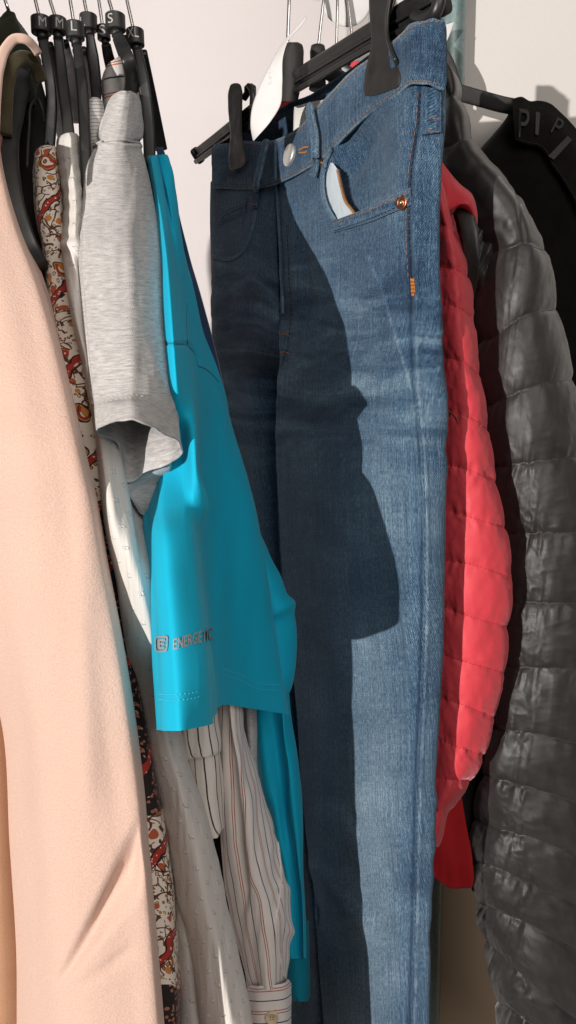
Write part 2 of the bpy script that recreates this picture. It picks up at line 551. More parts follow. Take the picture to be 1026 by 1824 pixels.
def M_sheer():
    t = NT('sheer white dobby chiffon')
    uv = t.uv(); s = t.sep(uv)
    def cell(px, py, ox, oy):
        row = t.math('FLOOR', t.math('DIVIDE', t.math('ADD', s[1], oy), py))
        x = t.math('ADD', t.math('ADD', s[0], ox), t.math('MULTIPLY', t.math('MODULO', row, 2.0), px * .5))
        jit = t.math('MULTIPLY', t.math('SUBTRACT', t.noise(t.uv(), 60, 1), .5), .004)
        x = t.math('ADD', x, jit)
        fx = t.math('MULTIPLY', t.math('SUBTRACT', t.math('FRACT', t.math('DIVIDE', x, px)), .5), px)
        fy = t.math('MULTIPLY', t.math('SUBTRACT', t.math('FRACT', t.math('DIVIDE', t.math('ADD', s[1], oy), py)), .5), py)
        return fx, fy
    fx, fy = cell(.0150, .0105, 3, 3)
    fx = t.math('ADD', fx, t.math('MULTIPLY', fy, -.35))
    inx = t.rng(t.math('ABSOLUTE', fx), .0016, .0011)
    # two short floats with a slit between
    ay = t.math('ABSOLUTE', fy)
    iny = t.math('MULTIPLY', t.rng(ay, .0015, .0010), t.rng(t.math('ABSOLUTE', t.math('ADD', fx, .0002)), .0001, .0005, .35, 1))
    dot = t.math('MULTIPLY', inx, iny)
    crin = t.noise(t.uv(500, 12), 1, 3, .6)
    f = t.noise(t.uv(1500, 1500), 1, 2)
    c = t.mix(t.rng(crin, .3, .7), (.74, .695, .645), (.85, .805, .76))
    c = t.mix(dot, c, (.97, .95, .92))
    t.set(c, .75, 0, .3, .15, None, .5)
    nb = t.bump(t.math('ADD', t.math('MULTIPLY', dot, 1.6), t.math('ADD', t.math('MULTIPLY', crin, .8), t.math('MULTIPLY', f, .3))), .0009, .8)
    tr = t.n('ShaderNodeBsdfTranslucent'); t.l(c, tr.inputs[0]); t.l(nb, tr.inputs['Normal'])
    tp = t.n('ShaderNodeBsdfTransparent')
    m1 = t.n('ShaderNodeMixShader'); m1.inputs[0].default_value = .18
    t.l(t.b.outputs[0], m1.inputs[1]); t.l(tr.outputs[0], m1.inputs[2])
    m2 = t.n('ShaderNodeMixShader'); t.l(t.math('MULTIPLY', t.math('SUBTRACT', 1.0, dot), .07), m2.inputs[0])
    t.l(m1.outputs[0], m2.inputs[1]); t.l(tp.outputs[0], m2.inputs[2]); t.l(m2.outputs[0], t.out.inputs[0])
    return t.m

def M_nylon(name, col, rough=.38, spec=.5, sheen=.3, crinkle=.0012, var=.12, tint=(1, 1, 1), crease=.0009):
    t = NT(name)
    n = t.noise(t.uv(55, 130), 1, 4, .6, .8); g = t.noise(t.uv(), 38, 4); f = t.noise(t.uv(1800, 1800), 1, 2)
    c = t.mix(t.rng(g, .3, .7), tuple(x * (1 - var) for x in col), tuple(min(1, x * (1 + var)) for x in col))
    r = t.rng(t.noise(t.uv(), 60, 3), .3, .7, rough * .85, rough * 1.2)
    t.set(c, r, 0, spec, sheen, tint, .35)
    b = t.bump(n, crinkle, .7)
    x = t.n('ShaderNodeTexNoise'); x.noise_type = 'RIDGED_MULTIFRACTAL'; t.l(t.uv(105, 52, .35), x.inputs['Vector'])
    x.inputs['Scale'].default_value = 1; x.inputs['Detail'].default_value = 3.5; x.inputs['Roughness'].default_value = .45; x.inputs['Distortion'].default_value = .6
    b = t.bump(x.outputs['Fac'], crease, .8, b)
    t.bump(f, .0002, .5, b)
    return t.m

def M_wall(name, col, low=None, z0=0):
    t = NT(name); v = t.obj(1)
    n = t.noise(v, 3, 4); f = t.noise(v, 260, 4, .6)
    c = t.mix(t.rng(n, .3, .7), tuple(x * .97 for x in col), col)
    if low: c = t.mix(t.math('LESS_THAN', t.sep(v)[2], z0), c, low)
    t.set(c, .85, 0, .25); t.bump(f, .0006, .35)
    return t.m

def M_hammer():
    t = NT('galvanised blue green paint'); v = t.obj(1)
    n = t.noise(v, 260, 4, .6); b = t.noise(v, 14, 3)
    c = t.mix(t.rng(n, .3, .7), (.13, .19, .19), (.22, .30, .30)); c = t.mix(t.rng(b, .4, .7, 0, .4), c, (.27, .33, .33))
    t.set(c, .38, .35, .5); t.bump(n, .0003, .5)
    return t.m

def M_plastic(name='black injection moulded plastic', col=(.016, .0155, .015), rough=.38):
    t = NT(name); v = t.obj(1)
    n = t.noise(v, 90, 4); f = t.noise(v, 1500, 2)
    c = t.mix(t.rng(n, .3, .7), tuple(x * .8 for x in col), tuple(x * 1.35 for x in col))
    t.set(c, t.rng(n, .3, .7, rough * .8, rough * 1.3), 0, .5); t.bump(f, .0001, .4)
    return t.m

def M_paper():
    t = NT('white card'); v = t.obj(1)
    f = t.noise(v, 900, 3); g = t.noise(v, 30, 3)
    c = t.mix(t.rng(g, .3, .7), (.60, .585, .575), (.68, .665, .655))
    t.set(c, .8, 0, .25); t.bump(f, .0001, .4)
    return t.m

def M_velvet(name, col):
    t = NT(name); v = t.obj(1)
    f = t.noise(v, 1600, 3); g = t.noise(v, 60, 3)
    c = t.mix(t.rng(g, .3, .7), tuple(x * .75 for x in col), tuple(x * 1.25 for x in col))
    t.set(c, .97, 0, .08, .25, None, .4); t.bump(f, .0005, .7)
    return t.m

m_pink = M_pink(); m_denim = M_denim(); m_heather = M_heather(); m_paisley = M_paisley(); m_sheer = M_sheer()
m_tan = M_weave('tan wool', (.40, .22, .13), .95, 900, .2)
m_green = M_velvet('dark green boiled wool', (.028, .030, .020))
m_greenrim = M_velvet('olive fleece edge', (.075, .062, .036))
m_blacklin = M_weave('black lining', (.008, .0075, .0072), .8, 1200, .05)
m_teal = M_weave('turquoise sports jersey', (.002, .39, .585), .78, 1700, .12, .05, .0003, 30, .25, (.5, 1, 1))
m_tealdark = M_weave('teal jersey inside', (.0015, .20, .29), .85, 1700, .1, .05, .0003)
m_teal_shade = M_weave('teal jersey with shade painted navy', (.008, .030, .085), .85, 1400)
m_red = M_nylon('red nylon shell', (.60, .050, .066), .55, .35, .45, .0004, .06, (1, .55, .6), .0004)
m_reddeep = M_weave('deep red taffeta', (.36, .008, .012), .7, 1500, .1)
m_gray = M_nylon('charcoal nylon shell', (.023, .021, .0205), .46, .38, .35, .0002, .26, crease=.0005)
m_blacktop = M_velvet('black jersey', (.0075, .0068, .006))
m_blackband = M_velvet('black neckband', (.012, .0105, .009))
m_print = M_plain('faded grey rubber print', (.036, .033, .030), .7, bump=.0002)
m_plastic = M_plastic(); m_matblack = M_plastic('matt black plastic', (.014, .0125, .012), .6)
m_marker = M_plastic('black size cube plastic', (.02, .019, .0185), .45)
m_letter = M_plain('white printed letter', (.40, .39, .385), .6)
m_chrome = M_plain('chrome wire', (.72, .70, .68), .16, 1, .5, .06)
m_paper = M_paper()
m_pencil = M_plain('pencil mark', (.38, .37, .37), .8)
m_wall = M_wall('off white paint', (.72, .672, .672)); m_wall2 = M_wall('cream white paint with shade painted brown below', (.62, .585, .555), (.50, .37, .26), 1.40 - .46)  # brown below is the lower wall's shade, put into its colour
m_floor = M_plain('dark vinyl floor', (.10, .075, .055), .6)
m_pole = M_hammer()
m_silver = M_plain('matt silver button', (.60, .59, .57), .42, .75, .5, .08, 300)
m_copper = M_plain('copper rivet', (.55, .22, .12), .32, 1, .5, .15, 300)
m_brass = M_plain('dark brass', (.12, .07, .04), .4, .8)
m_tan_thread = M_plain('tan thread', (.30, .145, .06), .8, 0, .2, .3, 800)
m_navythread = M_plain('navy thread', (.02, .03, .055), .85, 0, .2, .3, 800)
m_orange = M_plain('orange thread', (.45, .16, .04), .8, 0, .2, .3, 900)
m_pocketbag = M_weave('white pocket cotton', (.46, .51, .55), .9, 1200)
m_label = M_weave('woven white label', (.70, .68, .64), .85, 1400)
m_reflect = M_plain('grey reflective transfer', (.27, .29, .29), .5, 0, .5, .15, 700)
m_tealthread = M_plain('turquoise thread', (.05, .48, .62), .7, 0, .3, .1, 800)
m_redthread = M_plain('red thread', (.42, .03, .04), .7, 0, .3, .2, 800)
m_graythread = M_plain('dark grey thread', (.05, .046, .044), .7, 0, .3, .2, 800)
m_patch = M_plain('dark red rubber patch', (.24, .035, .022), .55, 0, .4, .15, 300, .0003)
m_multi = M_stripes('white shirting with orange and navy stripes', (.80, .74, .70),
    [(.0030, .00042, (.40, .11, .055)), (.0046, .00042, (.40, .11, .055)), (.0118, .0006, (.05, .03, .075))], .0165, 0, .0012)
m_multi_h = M_stripes('white shirting striped across', (.74, .70, .68),
    [(.0035, .00065, (.50, .15, .075)), (.0055, .00065, (.50, .15, .075)), (.0145, .00075, (.035, .03, .10))], .0215, 1, .0006)
m_cuff = M_stripes('white shirting cuff', (.80, .74, .70),
    [(.0030, .0005, (.40, .11, .055)), (.0052, .0005, (.40, .11, .055)), (.0128, .0006, (.05, .03, .075))], .0182, 1, .0008)
m_bw = M_stripes('white viscose with black stripes', (.78, .73, .67), [(.004, .00065, (.012, .010, .012))], .0078, 0, .0016)
m_rib = M_stripes('white cotton with fine grey stripes', (.72, .69, .67), [(.0012, .00028, (.22, .20, .19))], .0024, 1, .0002)
m_btn = M_plain('cream shirt button', (.62, .50, .33), .35, 0, .5, .12, 300)
# ------------------------------------------------------------------ setting
def sheet(name, pts, mat):
    o = mesh_obj(name, pts, [(0, 1, 2, 3)], mat, smooth=False); o['kind'] = 'structure'; return o
WY, PY = 1.42, 0.875
sheet('back_wall', [(-2.6, WY, 0), (1.2, WY, 0), (1.2, WY, 2.8), (-2.6, WY, 2.8)], m_wall)
ex = P(683, 60, PY)[0]
mb = MB()
V = [(ex, PY, 0), (2.4, PY, 0), (2.4, PY, 2.8), (ex, PY, 2.8), (ex, WY - .003, 0), (ex, WY - .003, 2.8)]
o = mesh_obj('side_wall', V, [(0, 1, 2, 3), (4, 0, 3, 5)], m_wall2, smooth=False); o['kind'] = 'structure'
sheet('floor', [(-2.6, -1.2, 0), (2.4, -1.2, 0), (2.4, WY, 0), (-2.6, WY, 0)], m_floor)

# rack: pole, rail
pole_c = P(802, 60, .8585)[:2]; PR = .0158
rail_z = CAM[2] + .485
rail_a = np.array([-.62, pole_c[1] - (pole_c[0] + .62) * .776, rail_z]); rail_b = np.array([pole_c[0], pole_c[1], rail_z])
rdir = (rail_b - rail_a) / np.linalg.norm(rail_b - rail_a)
rack = thing('clothes_rack', 'blue-green painted metal rack pole standing behind the jeans at the right', 'clothes rack', (pole_c[0], pole_c[1], 0))
mb = MB(); zz = np.linspace(0.03, rail_z + .05, 30)
mb.add(*tube(np.stack([np.full(30, pole_c[0]), np.full(30, pole_c[1]), zz], 1), PR, 32)); mb.build('pole', m_pole, rack)
mb = MB(); mb.add(*tube(spline([rail_a, rail_b], 20), .0125, 20)); mb.build('rail', m_pole, rack)
zc = P(820, -8, .858)[2]
mb = MB(); mb.add(*tube([(pole_c[0], pole_c[1], zc + .002), (pole_c[0], pole_c[1], zc + .004), (pole_c[0], pole_c[1], zc + .05), (pole_c[0], pole_c[1], zc + .052)], [PR + .0005, PR + .0035, PR + .0035, PR + .0005], 32)); mb.build('collar', m_matblack, rack)
mb = MB(); mb.add(*disc(np.array([pole_c[0], pole_c[1], .004]), np.array([0, 0.001, 1.0]), .15, .02)); mb.build('foot', m_pole, rack)

def hook_path(base, top, twist=1.0):
    """wire from the hanger neck through `top` and over the rail"""
    base = np.asarray(base); top = np.asarray(top)
    s = (top - rail_a)[:2] @ rdir[:2]
    R = rail_a + rdir * s
    perp = np.array([rdir[1], -rdir[0], 0])      # towards the camera side
    pts = [base, base * .5 + top * .5, top]
    rr = .0145
    start = R + perp * rr
    if start[2] > top[2] + .02: pts.append(top * .35 + (start - np.array([0, 0, .02])) * .65)
    for a in np.linspace(0, 200, 9):
        w = math.radians(a); pts.append(R + perp * rr * math.cos(w) + np.array([0, 0, rr * math.sin(w)]))
    return spline(pts, 60)

# ------------------------------------------------------------------ plastic hangers of the left group
def hanger(lab, hook0, mark, size, neck, arm, aw, d, letter=None, lpos=None, far=None, lrot=0, lh=15):
    base = P(neck[0], neck[1], d)
    t = thing('shirt_hanger', lab, 'hanger', base, 'black plastic hangers of the left group')
    mw, mh = size
    top = P(mark[0], mark[1] - mh / 2, d)
    mb = MB(); mb.add(*tube(hook_path(top - np.array([0, 0, .004]), P(hook0[0], hook0[1], d)), .00125, 8)); mb.build('hook', m_chrome, t)
    if letter is not None:
        a = P(mark[0] + (neck[0] - mark[0]) * .3, mark[1] + mh / 2, d); b = P(mark[0], mark[1] - mh / 2, d)
        ax = (b - a); r = mw / 2 / F * d
        f = np.array([0, .012, .05, .06, .94, .955, .99, 1]); rr = np.array([.8, .93, 1.0, 1.0, 1.0, 1.0, .95, .8]) * r
        mb = MB(); mb.add(*tube(a + ax * f[:, None], rr, 28)); mk = mb.build('size_marker', m_marker, t)
        V, Fc = text_mesh(letter)
        lw = lh * (.72 if letter != 'XL' else 1.25) * (1.1 if letter == 'M' else .85 if letter != 'XL' else 1)
        cx, cy = lpos; axu = ax / np.linalg.norm(ax)
        c0 = P(cx, cy, d); cen = (a + b) / 2
        side = np.cross(axu, CAM - cen); side = side / np.linalg.norm(side)
        front = np.cross(side, axu); front = front if front @ (CAM - cen) > 0 else -front
        sx = ((c0 - cen) @ RIGHT) / r
        th0 = math.asin(max(-.98, min(.98, sx)))
        out = []
        for v in V:
            th = th0 + (v[0] - .5) * lw / F * d / r
            y = (v[1] - .5) * lh / F * d + (c0 - cen) @ axu
            sd = side if side @ RIGHT > 0 else -side
            out.append(cen + axu * y + (r + .00025) * (math.sin(th) * sd + math.cos(th) * front))
        mesh_obj('size_letter', np.array(out), Fc, m_letter, mk, smooth=False)
        nb = P(neck[0], neck[1] + 4, d)
        mb = MB(); mb.add(*tube([a + ax * .02, (a + nb) / 2, nb], [mw * .29 / F * d, mw * .27 / F * d, mw * .30 / F * d], 16)); mb.build('neck', m_plastic, t)
    mb = MB()
    pa = pxpath(arm, 40)
    ds = np.interp(np.linspace(0, 1, 40), np.linspace(0, 1, len(arm)), [q[2] for q in arm])
    wpx = np.interp(np.linspace(0, 1, 40), np.linspace(0, 1, len(aw)), aw)
    # an I-section: flange seen from the end, web behind it
    mb.add(*ribbon(pa, wpx / F * ds, .0040))
    back = pa + np.array([.0005, .0065, .0012])
    mb.add(*ribbon(back, wpx * .42 / F * ds, .011))
    if far:
        pf = pxpath(far, 30)
        mb.add(*ribbon(pf, .010, .005))
    mb.build('shoulder_bar', m_plastic, t)
    return t

HG = [
 ('leftmost hanger, broad black arms under the olive collar of the pink coat', (9, 0), (15, 18), (20, 20), (18, 30), [(40, 118, .525), (27, 190, .515), (15, 245, .505), (15, 310, .495), (30, 385, .49), (54, 445, .49), (74, 478, .495)], [30, 34, 36, 38, 38, 36, 30], .56, None, None, None),
 ('hanger with size M marker nearest the pink coat', (63, 0), (72.5, 46), (33, 29), (77, 66), [(77, 72, .55), (86, 123, .545), (92, 184, .546), (90, 225, .546), (87, 262, .547)], [17, 18, 18, 20, 20], .55, 'M', (76, 46), [(82, 80, .56), (104, 190, .62), (112, 240, .66)]),
 ('hanger with the second size M marker, holding the white sheer blouse', (89, 0), (102.5, 46), (29, 27), (104, 66), [(104, 72, .55), (108, 110, .548), (114, 165, .54), (120, 215, .533), (123, 244, .53)], [16, 18, 19, 19, 20], .553, 'M', (106, 47), [(110, 78, .56), (128, 140, .62), (140, 215, .67)]),
 ('hanger with size L marker hung lowest of the L pair', (125, 0), (133, 56), (31, 29), (137, 76), [(137, 80, .545), (141, 110, .54), (147, 160, .532), (151, 240, .522), (154, 335, .515)], [15, 19, 19, 19, 16], .545, 'L', (132, 54), [(142, 90, .56), (160, 160, .62), (168, 220, .66)]),
 ('hanger with size L marker turned sideways, above the grey ribbed shoulder', (150, 0), (157, 41), (29, 28), (160, 60), [(160, 62, .56), (165, 100, .562), (170, 145, .566), (172, 182, .57)], [14, 20, 20, 16], .565, 'L', (147.5, 45), None),
 ('hanger with the small S marker holding the multi striped shirt', (176, 0), (184, 59), (22, 25), (189, 76), [(189, 80, .565), (193, 100, .57), (199, 122, .575), (203, 140, .578)], [16, 18, 20, 20], .57, 'S', (182.5, 59), None),
 ('hanger with the big S marker and bent arm above the grey tee', (194, 0), (205, 41), (33, 29), (209, 58), [(209, 62, .545), (218, 82, .54), (229, 110, .533), (234, 140, .545), (231, 180, .56)], [18, 21, 23, 23, 22], .545, 'S', (197, 41), [(214, 70, .56), (240, 150, .62), (252, 190, .64)]),
 ('hanger with size XL marker holding the turquoise tee', (226, 0), (240, 68), (30, 29), (245, 86), [(245, 88, .555), (251, 120, .553), (260, 180, .553), (265, 235, .556), (267, 295, .56)], [14, 19, 20, 21, 20], .56, 'XL', (237, 65), [(250, 95, .57), (268, 175, .62), (287, 265, .66)]),
]
for h in HG: hanger(*h)

# ------------------------------------------------------------------ pink coat
def coat_disp(px, py, U, Rr, al, av):
    ax, ay = 78., 1795.
    th = np.degrees(np.arctan2(ay - py, px - ax)); r = np.hypot(px - ax, py - ay)
    t1, t2 = 65.0, 49.0                    # ridge 1 (upper), ridge 2 (lower)
    s = (t1 - th) / (t1 - t2)
    amp = .0095 * (1 - sm(225, 268, px)) * sm(10, 190, r) * (1 - sm(330, 440, r))
    h = -amp * np.where(s < .45, sm(0, .45, s), 1 - sm(.45, 1.1, s)) * (s > 0)
    t3, t4 = 38.0, 26.0
    s2 = (t3 - th) / (t3 - t4)
    h -= .0022 * (1 - sm(200, 255, px)) * sm(20, 190, r) * np.where(s2 < .4, sm(0, .4, s2), 1 - sm(.4, 1.2, s2)) * (s2 > 0)
    h += .0022 * fbm(px / 130 + 3, py / 520, 5, 3) * (px < 300)
    h += .004 * np.exp(-((px - (150 + (py - 900) * .02)) / 26.) ** 2) * sm(700, 1100, py) * (1 - sm(1350, 1500, py)) * .6
    return h
prow = [(230, -160, -80, -28, -8), (300, -160, -70, -18, 3), (400, -150, -60, -2, 30), (500, -140, -40, 28, 68), (600, -125, -20, 55, 97),
        (700, -110, -5, 76, 121), (800, -95, 10, 96, 143), (950, -75, 30, 122, 177), (1100, -50, 45, 152, 209), (1300, 2, 75, 182, 240),
        (1500, 14, 95, 212, 262), (1705, 27, 110, 228, 279), (1850, 30, 120, 238, 291), (2000, 32, 125, 245, 300), (2700, 35, 130, 255, 320)]
rows = []
for (y, a, b, c, e) in prow:
    q = float(np.interp(y, [300, 400, 500, 600, 700, 800], [.075, .06, .042, .026, .012, 0]))
    rows.append(ring([(a, y, .415 + q), ((a + b) / 2, y, .395 + q), (b, y, .383 + q), ((b + c) / 2, y, .379 + q), (c, y, .380 + q), (c * .17 + e * .83, y, .382 + q), (e, y, .390 + q)], .05))
coat = thing('pink_coat', 'smooth pale pink wool coat filling the left edge of the picture', 'coat', P(120, 1800, .42))
L = Loft(rows, 150, 320, True, coat_disp); L.build('coat_body', m_pink, coat)
mb = MB(); mb.add(*ribbon(pxpath([(-14, 290, .44), (-12, 220, .455), (-8, 165, .47), (-1, 118, .48), (12, 84, .485), (28, 69, .488), (45, 70, .49), (58, 80, .495), (67, 94, .50)], 60), [.0072] * 20 + list(np.linspace(.0072, .005, 40)), .005))
mb.build('collar_band', m_pink, coat)
L = Loft(hrows([(118, -40, 0), (160, -42, 0), (230, -45, 3), (330, -50, 8)], [(0, .50, 0), (.5, .49, 0), (1, .50, 0)], .02), 30, 30, True)
L.build('front_edge', M_weave('brown pink wool', (.40, .20, .145), .95, 900, .2), coat)

L = Loft(hrows([(1080, -90, -6), (1300, -60, 24), (1500, -50, 36), (1700, -45, 48), (1950, -40, 55)], [(0, .425, 0), (.5, .41, 0), (1, .425, 0)], .03), 30, 60, True)
o = L.build('tan_coat', m_tan); tag(o, 'tan brown coat showing as a thin strip left of the pink coat at the bottom', 'coat')

# unseen coat added past the left edge to cast shade on the jeans
ca = np.array([-.335, .255]); cb = np.array([-.57, .555]); cr = []
for z, g in ((.285, .06), (.27, .16), (.255, .42), (.225, .50), (.10, .52), (-.3, .55), (-.8, .58)):
    m_ = (ca + cb) / 2; hd = (ca - cb); nrm_ = np.array([hd[1], -hd[0]]); nrm_ /= np.linalg.norm(nrm_)
    cr.append([(*(m_ + hd * g * math.cos(w) + nrm_ * .045 * math.sin(w)), CAM[2] + z) for w in np.linspace(0, 2 * math.pi, 13)[:-1]])
L = Loft(cr, 40, 60, True, world=True); o = L.build('shade_coat', m_blacklin); tag(o, 'unseen dark coat added beyond the left edge to shade the jeans', 'coat')

# ------------------------------------------------------------------ dark green jacket round the first hanger
jk = thing('green_jacket', 'dark green felted jacket with olive edged collar behind the pink collar band', 'jacket', P(20, 400, .46))
L = Loft(hrows([(21, 8, 24), (24, 2, 28), (40, -22, 40), (60, -40, 55), (82, -50, 66), (112, -50, 71), (180, -50, 70)],
               [(0, .545, 8), (.3, .532, -2), (.7, .532, -2), (1, .55, 10)], .03), 60, 60, True, lambda px, py, U, R, al, av: .0012 * fbm(al * 120, av * 120, 3))
L.build('shoulder', m_green, jk)
mb = MB(); pa = pxpath([(8, 240, .50), (10, 185, .50), (14, 142, .50), (25, 112, .50), (40, 103, .503), (56, 108, .508), (66, 124, .515), (72, 142, .52)], 60)
mb.add(*ribbon(pa, np.linspace(.0088, .008, 60), .007)); mb.build('collar', m_greenrim, jk)
L = Loft(hrows([(110, -90, 62), (180, -110, 82), (280, -120, 100), (380, -120, 104), (470, -120, 104), (620, -120, 110), (900, -120, 110)], [(0, .552, 0), (.5, .55, 0), (1, .548, 0)], .02), 30, 60, True)  # dark filler; left end widened out of view to shade the jeans
L.build('lining_filler', m_blacklin, jk)
mb = MB(); mb.add(*tube(pxpath([(48, 300, .53), (52, 230, .53), (60, 180, .53), (66, 175, .53), (74, 190, .53), (78, 220, .535)], 30), .0011, 8)); mb.build('loop', m_matblack, jk)

# ------------------------------------------------------------------ paisley blouse
SHY = [163, 250, 320, 373, 440, 600, 744, 800]; SHD = [.160, .142, .122, .108, .080, .043, .020, .008]
def shg(y): return float(np.interp(y, SHY, SHD))
def shw(y): return float(np.interp(y, [236, 262, 300, 400, 550, 700], [.11, .108, .10, .072, .03, .005]))
def withs(spec, f): return [(s[0], s[1], s[2], (s[3] if len(s) > 3 else 0) + f(s[0])) for s in spec]
L = Loft(hrows(withs([(257, 76, 96), (262, 66, 103), (290, 60, 109), (330, 61, 112), (400, 67, 116), (430, 74, 118), (500, 84, 128), (600, 96, 152), (700, 112, 172),
                (800, 130, 190), (950, 150, 215), (1200, 195, 250), (1400, 225, 285), (1600, 240, 311), (1710, 250, 319), (1850, 262, 322), (1980, 270, 326), (2600, 300, 350)], lambda y: shw(y) + float(np.interp(y, [300, 450, 500, 800], [0, .015, .02, 0]))),
               [(0, .446, 3), (.3, .428, 0), (.65, .428, 0), (1, .45, 3)], .03), 60, 300, True,
         lambda px, py, U, R, al, av: .002 * fbm(al * 60, av * 14, 8))
zone = np.clip(sm(820, 960, L.px()[1]) * (1 - sm(1420, 1475, L.px()[1])) + sm(1720, 1790, L.px()[1]), 0, 1) * .6 - .22
o = L.build('paisley_blouse', m_paisley, attr={'zone': zone})
tag(o, 'cream blouse with red, orange and black paisley print, a narrow strip beside the pink coat', 'blouse')

# ------------------------------------------------------------------ white sheer blouse
def sheer_disp(px, py, U, Rr, al, av):
    h = .0016 * fbm(px / 26 + 2, py / 420, 11, 3)
    h += .0012 * np.sin((px - 208 - (py - 850) * .17) / 5.2) * np.exp(-((px - 226 - (py - 850) * .17) / 22) ** 2) * sm(700, 840, py) * (1 - sm(1000, 1250, py))
    h += .0003 * np.sin((py + (px - 120) * .6) / 4.6) * (1 - sm(420, 470, py)) * sm(262, 290, py)
    h += .0016 * np.exp(-((py - 436) / 9) ** 2)
    h += .004 * fbm(px / 60, py / 300, 21, 2) * sm(1250, 1500, py)
    return h
wrow = [(236, 115, 131), (240, 108, 137), (248, 104, 141), (262, 103, 142), (310, 108, 146), (368, 116, 150), (428, 111, 153), (445, 112, 156), (500, 119, 168), (593, 135, 190), (679, 155, 212),
        (777, 172, 240), (900, 187, 270), (1031, 207, 292), (1141, 222, 306), (1229, 239, 315), (1317, 259, 326), (1431, 286, 357), (1510, 301, 378), (1607, 317, 402),
        (1695, 339, 424), (1782, 352, 444), (1900, 372, 466), (2000, 388, 484), (2600, 450, 570)]
blouse = thing('sheer_blouse', 'white semi sheer blouse with small woven dots between the paisley print and the turquoise sleeve', 'blouse', P(300, 1800, .44))
wrows = []
for s in withs(wrow, shw):
    k = float(sm(880, 1080, np.array(float(s[0])))) + 1 - float(sm(420, 600, np.array(float(s[0]))))
    wrows.append(ring([(s[1] + (s[2] - s[1]) * f, s[0] + dy, (d0 * (1 - k) + d1 * k) + s[3]) for f, d0, d1, dy in ((0, .424, .428, 2), (.18, .408, .412, 0), (.36, .413, .405, 0), (.56, .446, .402, 0), (.8, .476, .41, 0), (1, .50, .425, 2))], .03))
    fw = float(sm(760, 860, np.array(float(s[0]))) * (1 - 1.7 * sm(1060, 1230, np.array(float(s[0])))))
    wrows[-1] = [(x, y, d - .027 * fw) for x, y, d in wrows[-1]]
L = Loft(wrows, 130, 420, True, sheer_disp)
L.build('sleeve', m_sheer, blouse)
L2 = Loft(hrows([(1560, 300, 335), (1640, 305, 352), (1700, 312, 360), (1824, 318, 375), (1960, 325, 395)], [(0, .47, 0), (.5, .455, 0), (1, .47, 0)], .02), 50, 100, True,
          lambda px, py, U, R, al, av: .002 * fbm(al * 80, av * 12, 9))
L2.build('hem_panel', m_sheer, blouse)

# ------------------------------------------------------------------ black and white striped viscose top
tp = thing('striped_viscose_top', 'white top with thin black stripes and a ruffled hem below the turquoise sleeve', 'top', P(360, 1500, .47))
L = Loft(hrows([(173, 163, 174), (177, 158, 181), (186, 155, 185), (210, 155, 187), (240, 158, 187), (280, 163, 189), (340, 168, 194), (420, 172, 200)],
               [(0, .567, 4), (.35, .553, 0), (.7, .555, 0), (1, .571, 4)], .02), 50, 90, True); L.build('shoulder', m_rib, tp)
def ruf(px, py, U, R, al, av): return .0024 * fbm(px / 16, py / 130, 31, 2)
L = Loft(hrows([(1225, 318, 384), (1300, 321, 389), (1331, 325, 394), (1345, 329, 392), (1348, 332, 388)], [(0, .478, 6), (.3, .468, 2), (.6, .466, 0), (1, .482, -6)], .02), 80, 60, True, ruf); L.build('flounce', m_bw, tp)
L = Loft(hrows([(1325, 330, 386), (1370, 333, 394), (1420, 340, 396), (1460, 350, 396), (1484, 362, 395), (1493, 374, 388)], [(0, .484, 0), (.3, .474, 0), (.65, .472, 0), (1, .488, -8)], .02), 80, 80, True, ruf); L.build('tier', m_bw, tp)

L = Loft(hrows([(1240, 330, 440), (1500, 340, 455), (1700, 380, 470), (1950, 420, 500)], [(0, .585, 0), (.5, .575, 0), (1, .585, 0)], .02), 30, 40, True); L.build('lining_filler', m_blacklin, tp)  # black sheet put in for the shade in the gap

# ------------------------------------------------------------------ multi striped shirt
sh = thing('striped_shirt', 'white shirt with orange and navy stripes, cuffed sleeve hanging below the turquoise tee', 'shirt', P(480, 1820, .52))
L = Loft(hrows([(105, 201, 210), (109, 193, 217), (117, 187, 222), (131, 182, 226), (172, 183, 229), (200, 188, 231), (260, 190, 233), (330, 194, 236)],
               [(0, .58, 8), (.35, .563, 0), (.7, .564, -2), (1, .588, 0)], .02), 60, 90, True); L.build('shoulder', m_multi_h, sh)
def sl_disp(px, py, U, R, al, av):
    h = .0032 * fbm(px / 26, py / 210, 41, 3)
    h -= .006 * np.exp(-((px - (408 + (py - 1300) * .10)) / 7.) ** 2) * (1 - sm(1560, 1640, py))
    h += .0012 * np.sin((py - px * .5) / 11. + 3 * vnoise(px / 20, py / 40, 4)) * sm(470, 510, px) * sm(1450, 1520, py) * (1 - sm(1690, 1740, py))
    return h
SLV = Loft(hrows([(1225, 388, 427), (1300, 390, 437), (1370, 392, 457), (1431, 394, 475), (1493, 396, 494), (1563, 401, 510), (1616, 408, 522), (1664, 418, 524), (1717, 432, 514), (1748, 440, 511), (1762, 444, 510)],
               [(0, .505, 0), (.25, .49, 0), (.5, .482, 0), (.75, .492, 0), (1, .515, 0)], .03), 130, 260, True, sl_disp); SLV.build('sleeve', m_multi, sh)
CUF = Loft(hrows([(1752, 448, 512), (1756, 444, 516), (1774, 442, 518), (1822, 446, 518), (1880, 452, 520), (1930, 458, 520)], [(0, .50, 2), (.3, .484, 4), (.7, .484, 2), (1, .508, -8)], .03), 60, 60, True); cf = CUF.build('cuff', m_cuff, sh)
h = CUF.hit(484, 1812)
mb = MB(); mb.add(*disc(h[0], h[1], .0047, .0016, 24, [(1, -.0005), (1, .0009), (.93, .0016), (.75, .0016), (.65, .001), (.01, .001)])); bt = mb.build('button', m_btn, cf)
mb = MB()
sx = np.cross(h[1], [0, 0, 1.0]); sx /= np.linalg.norm(sx)
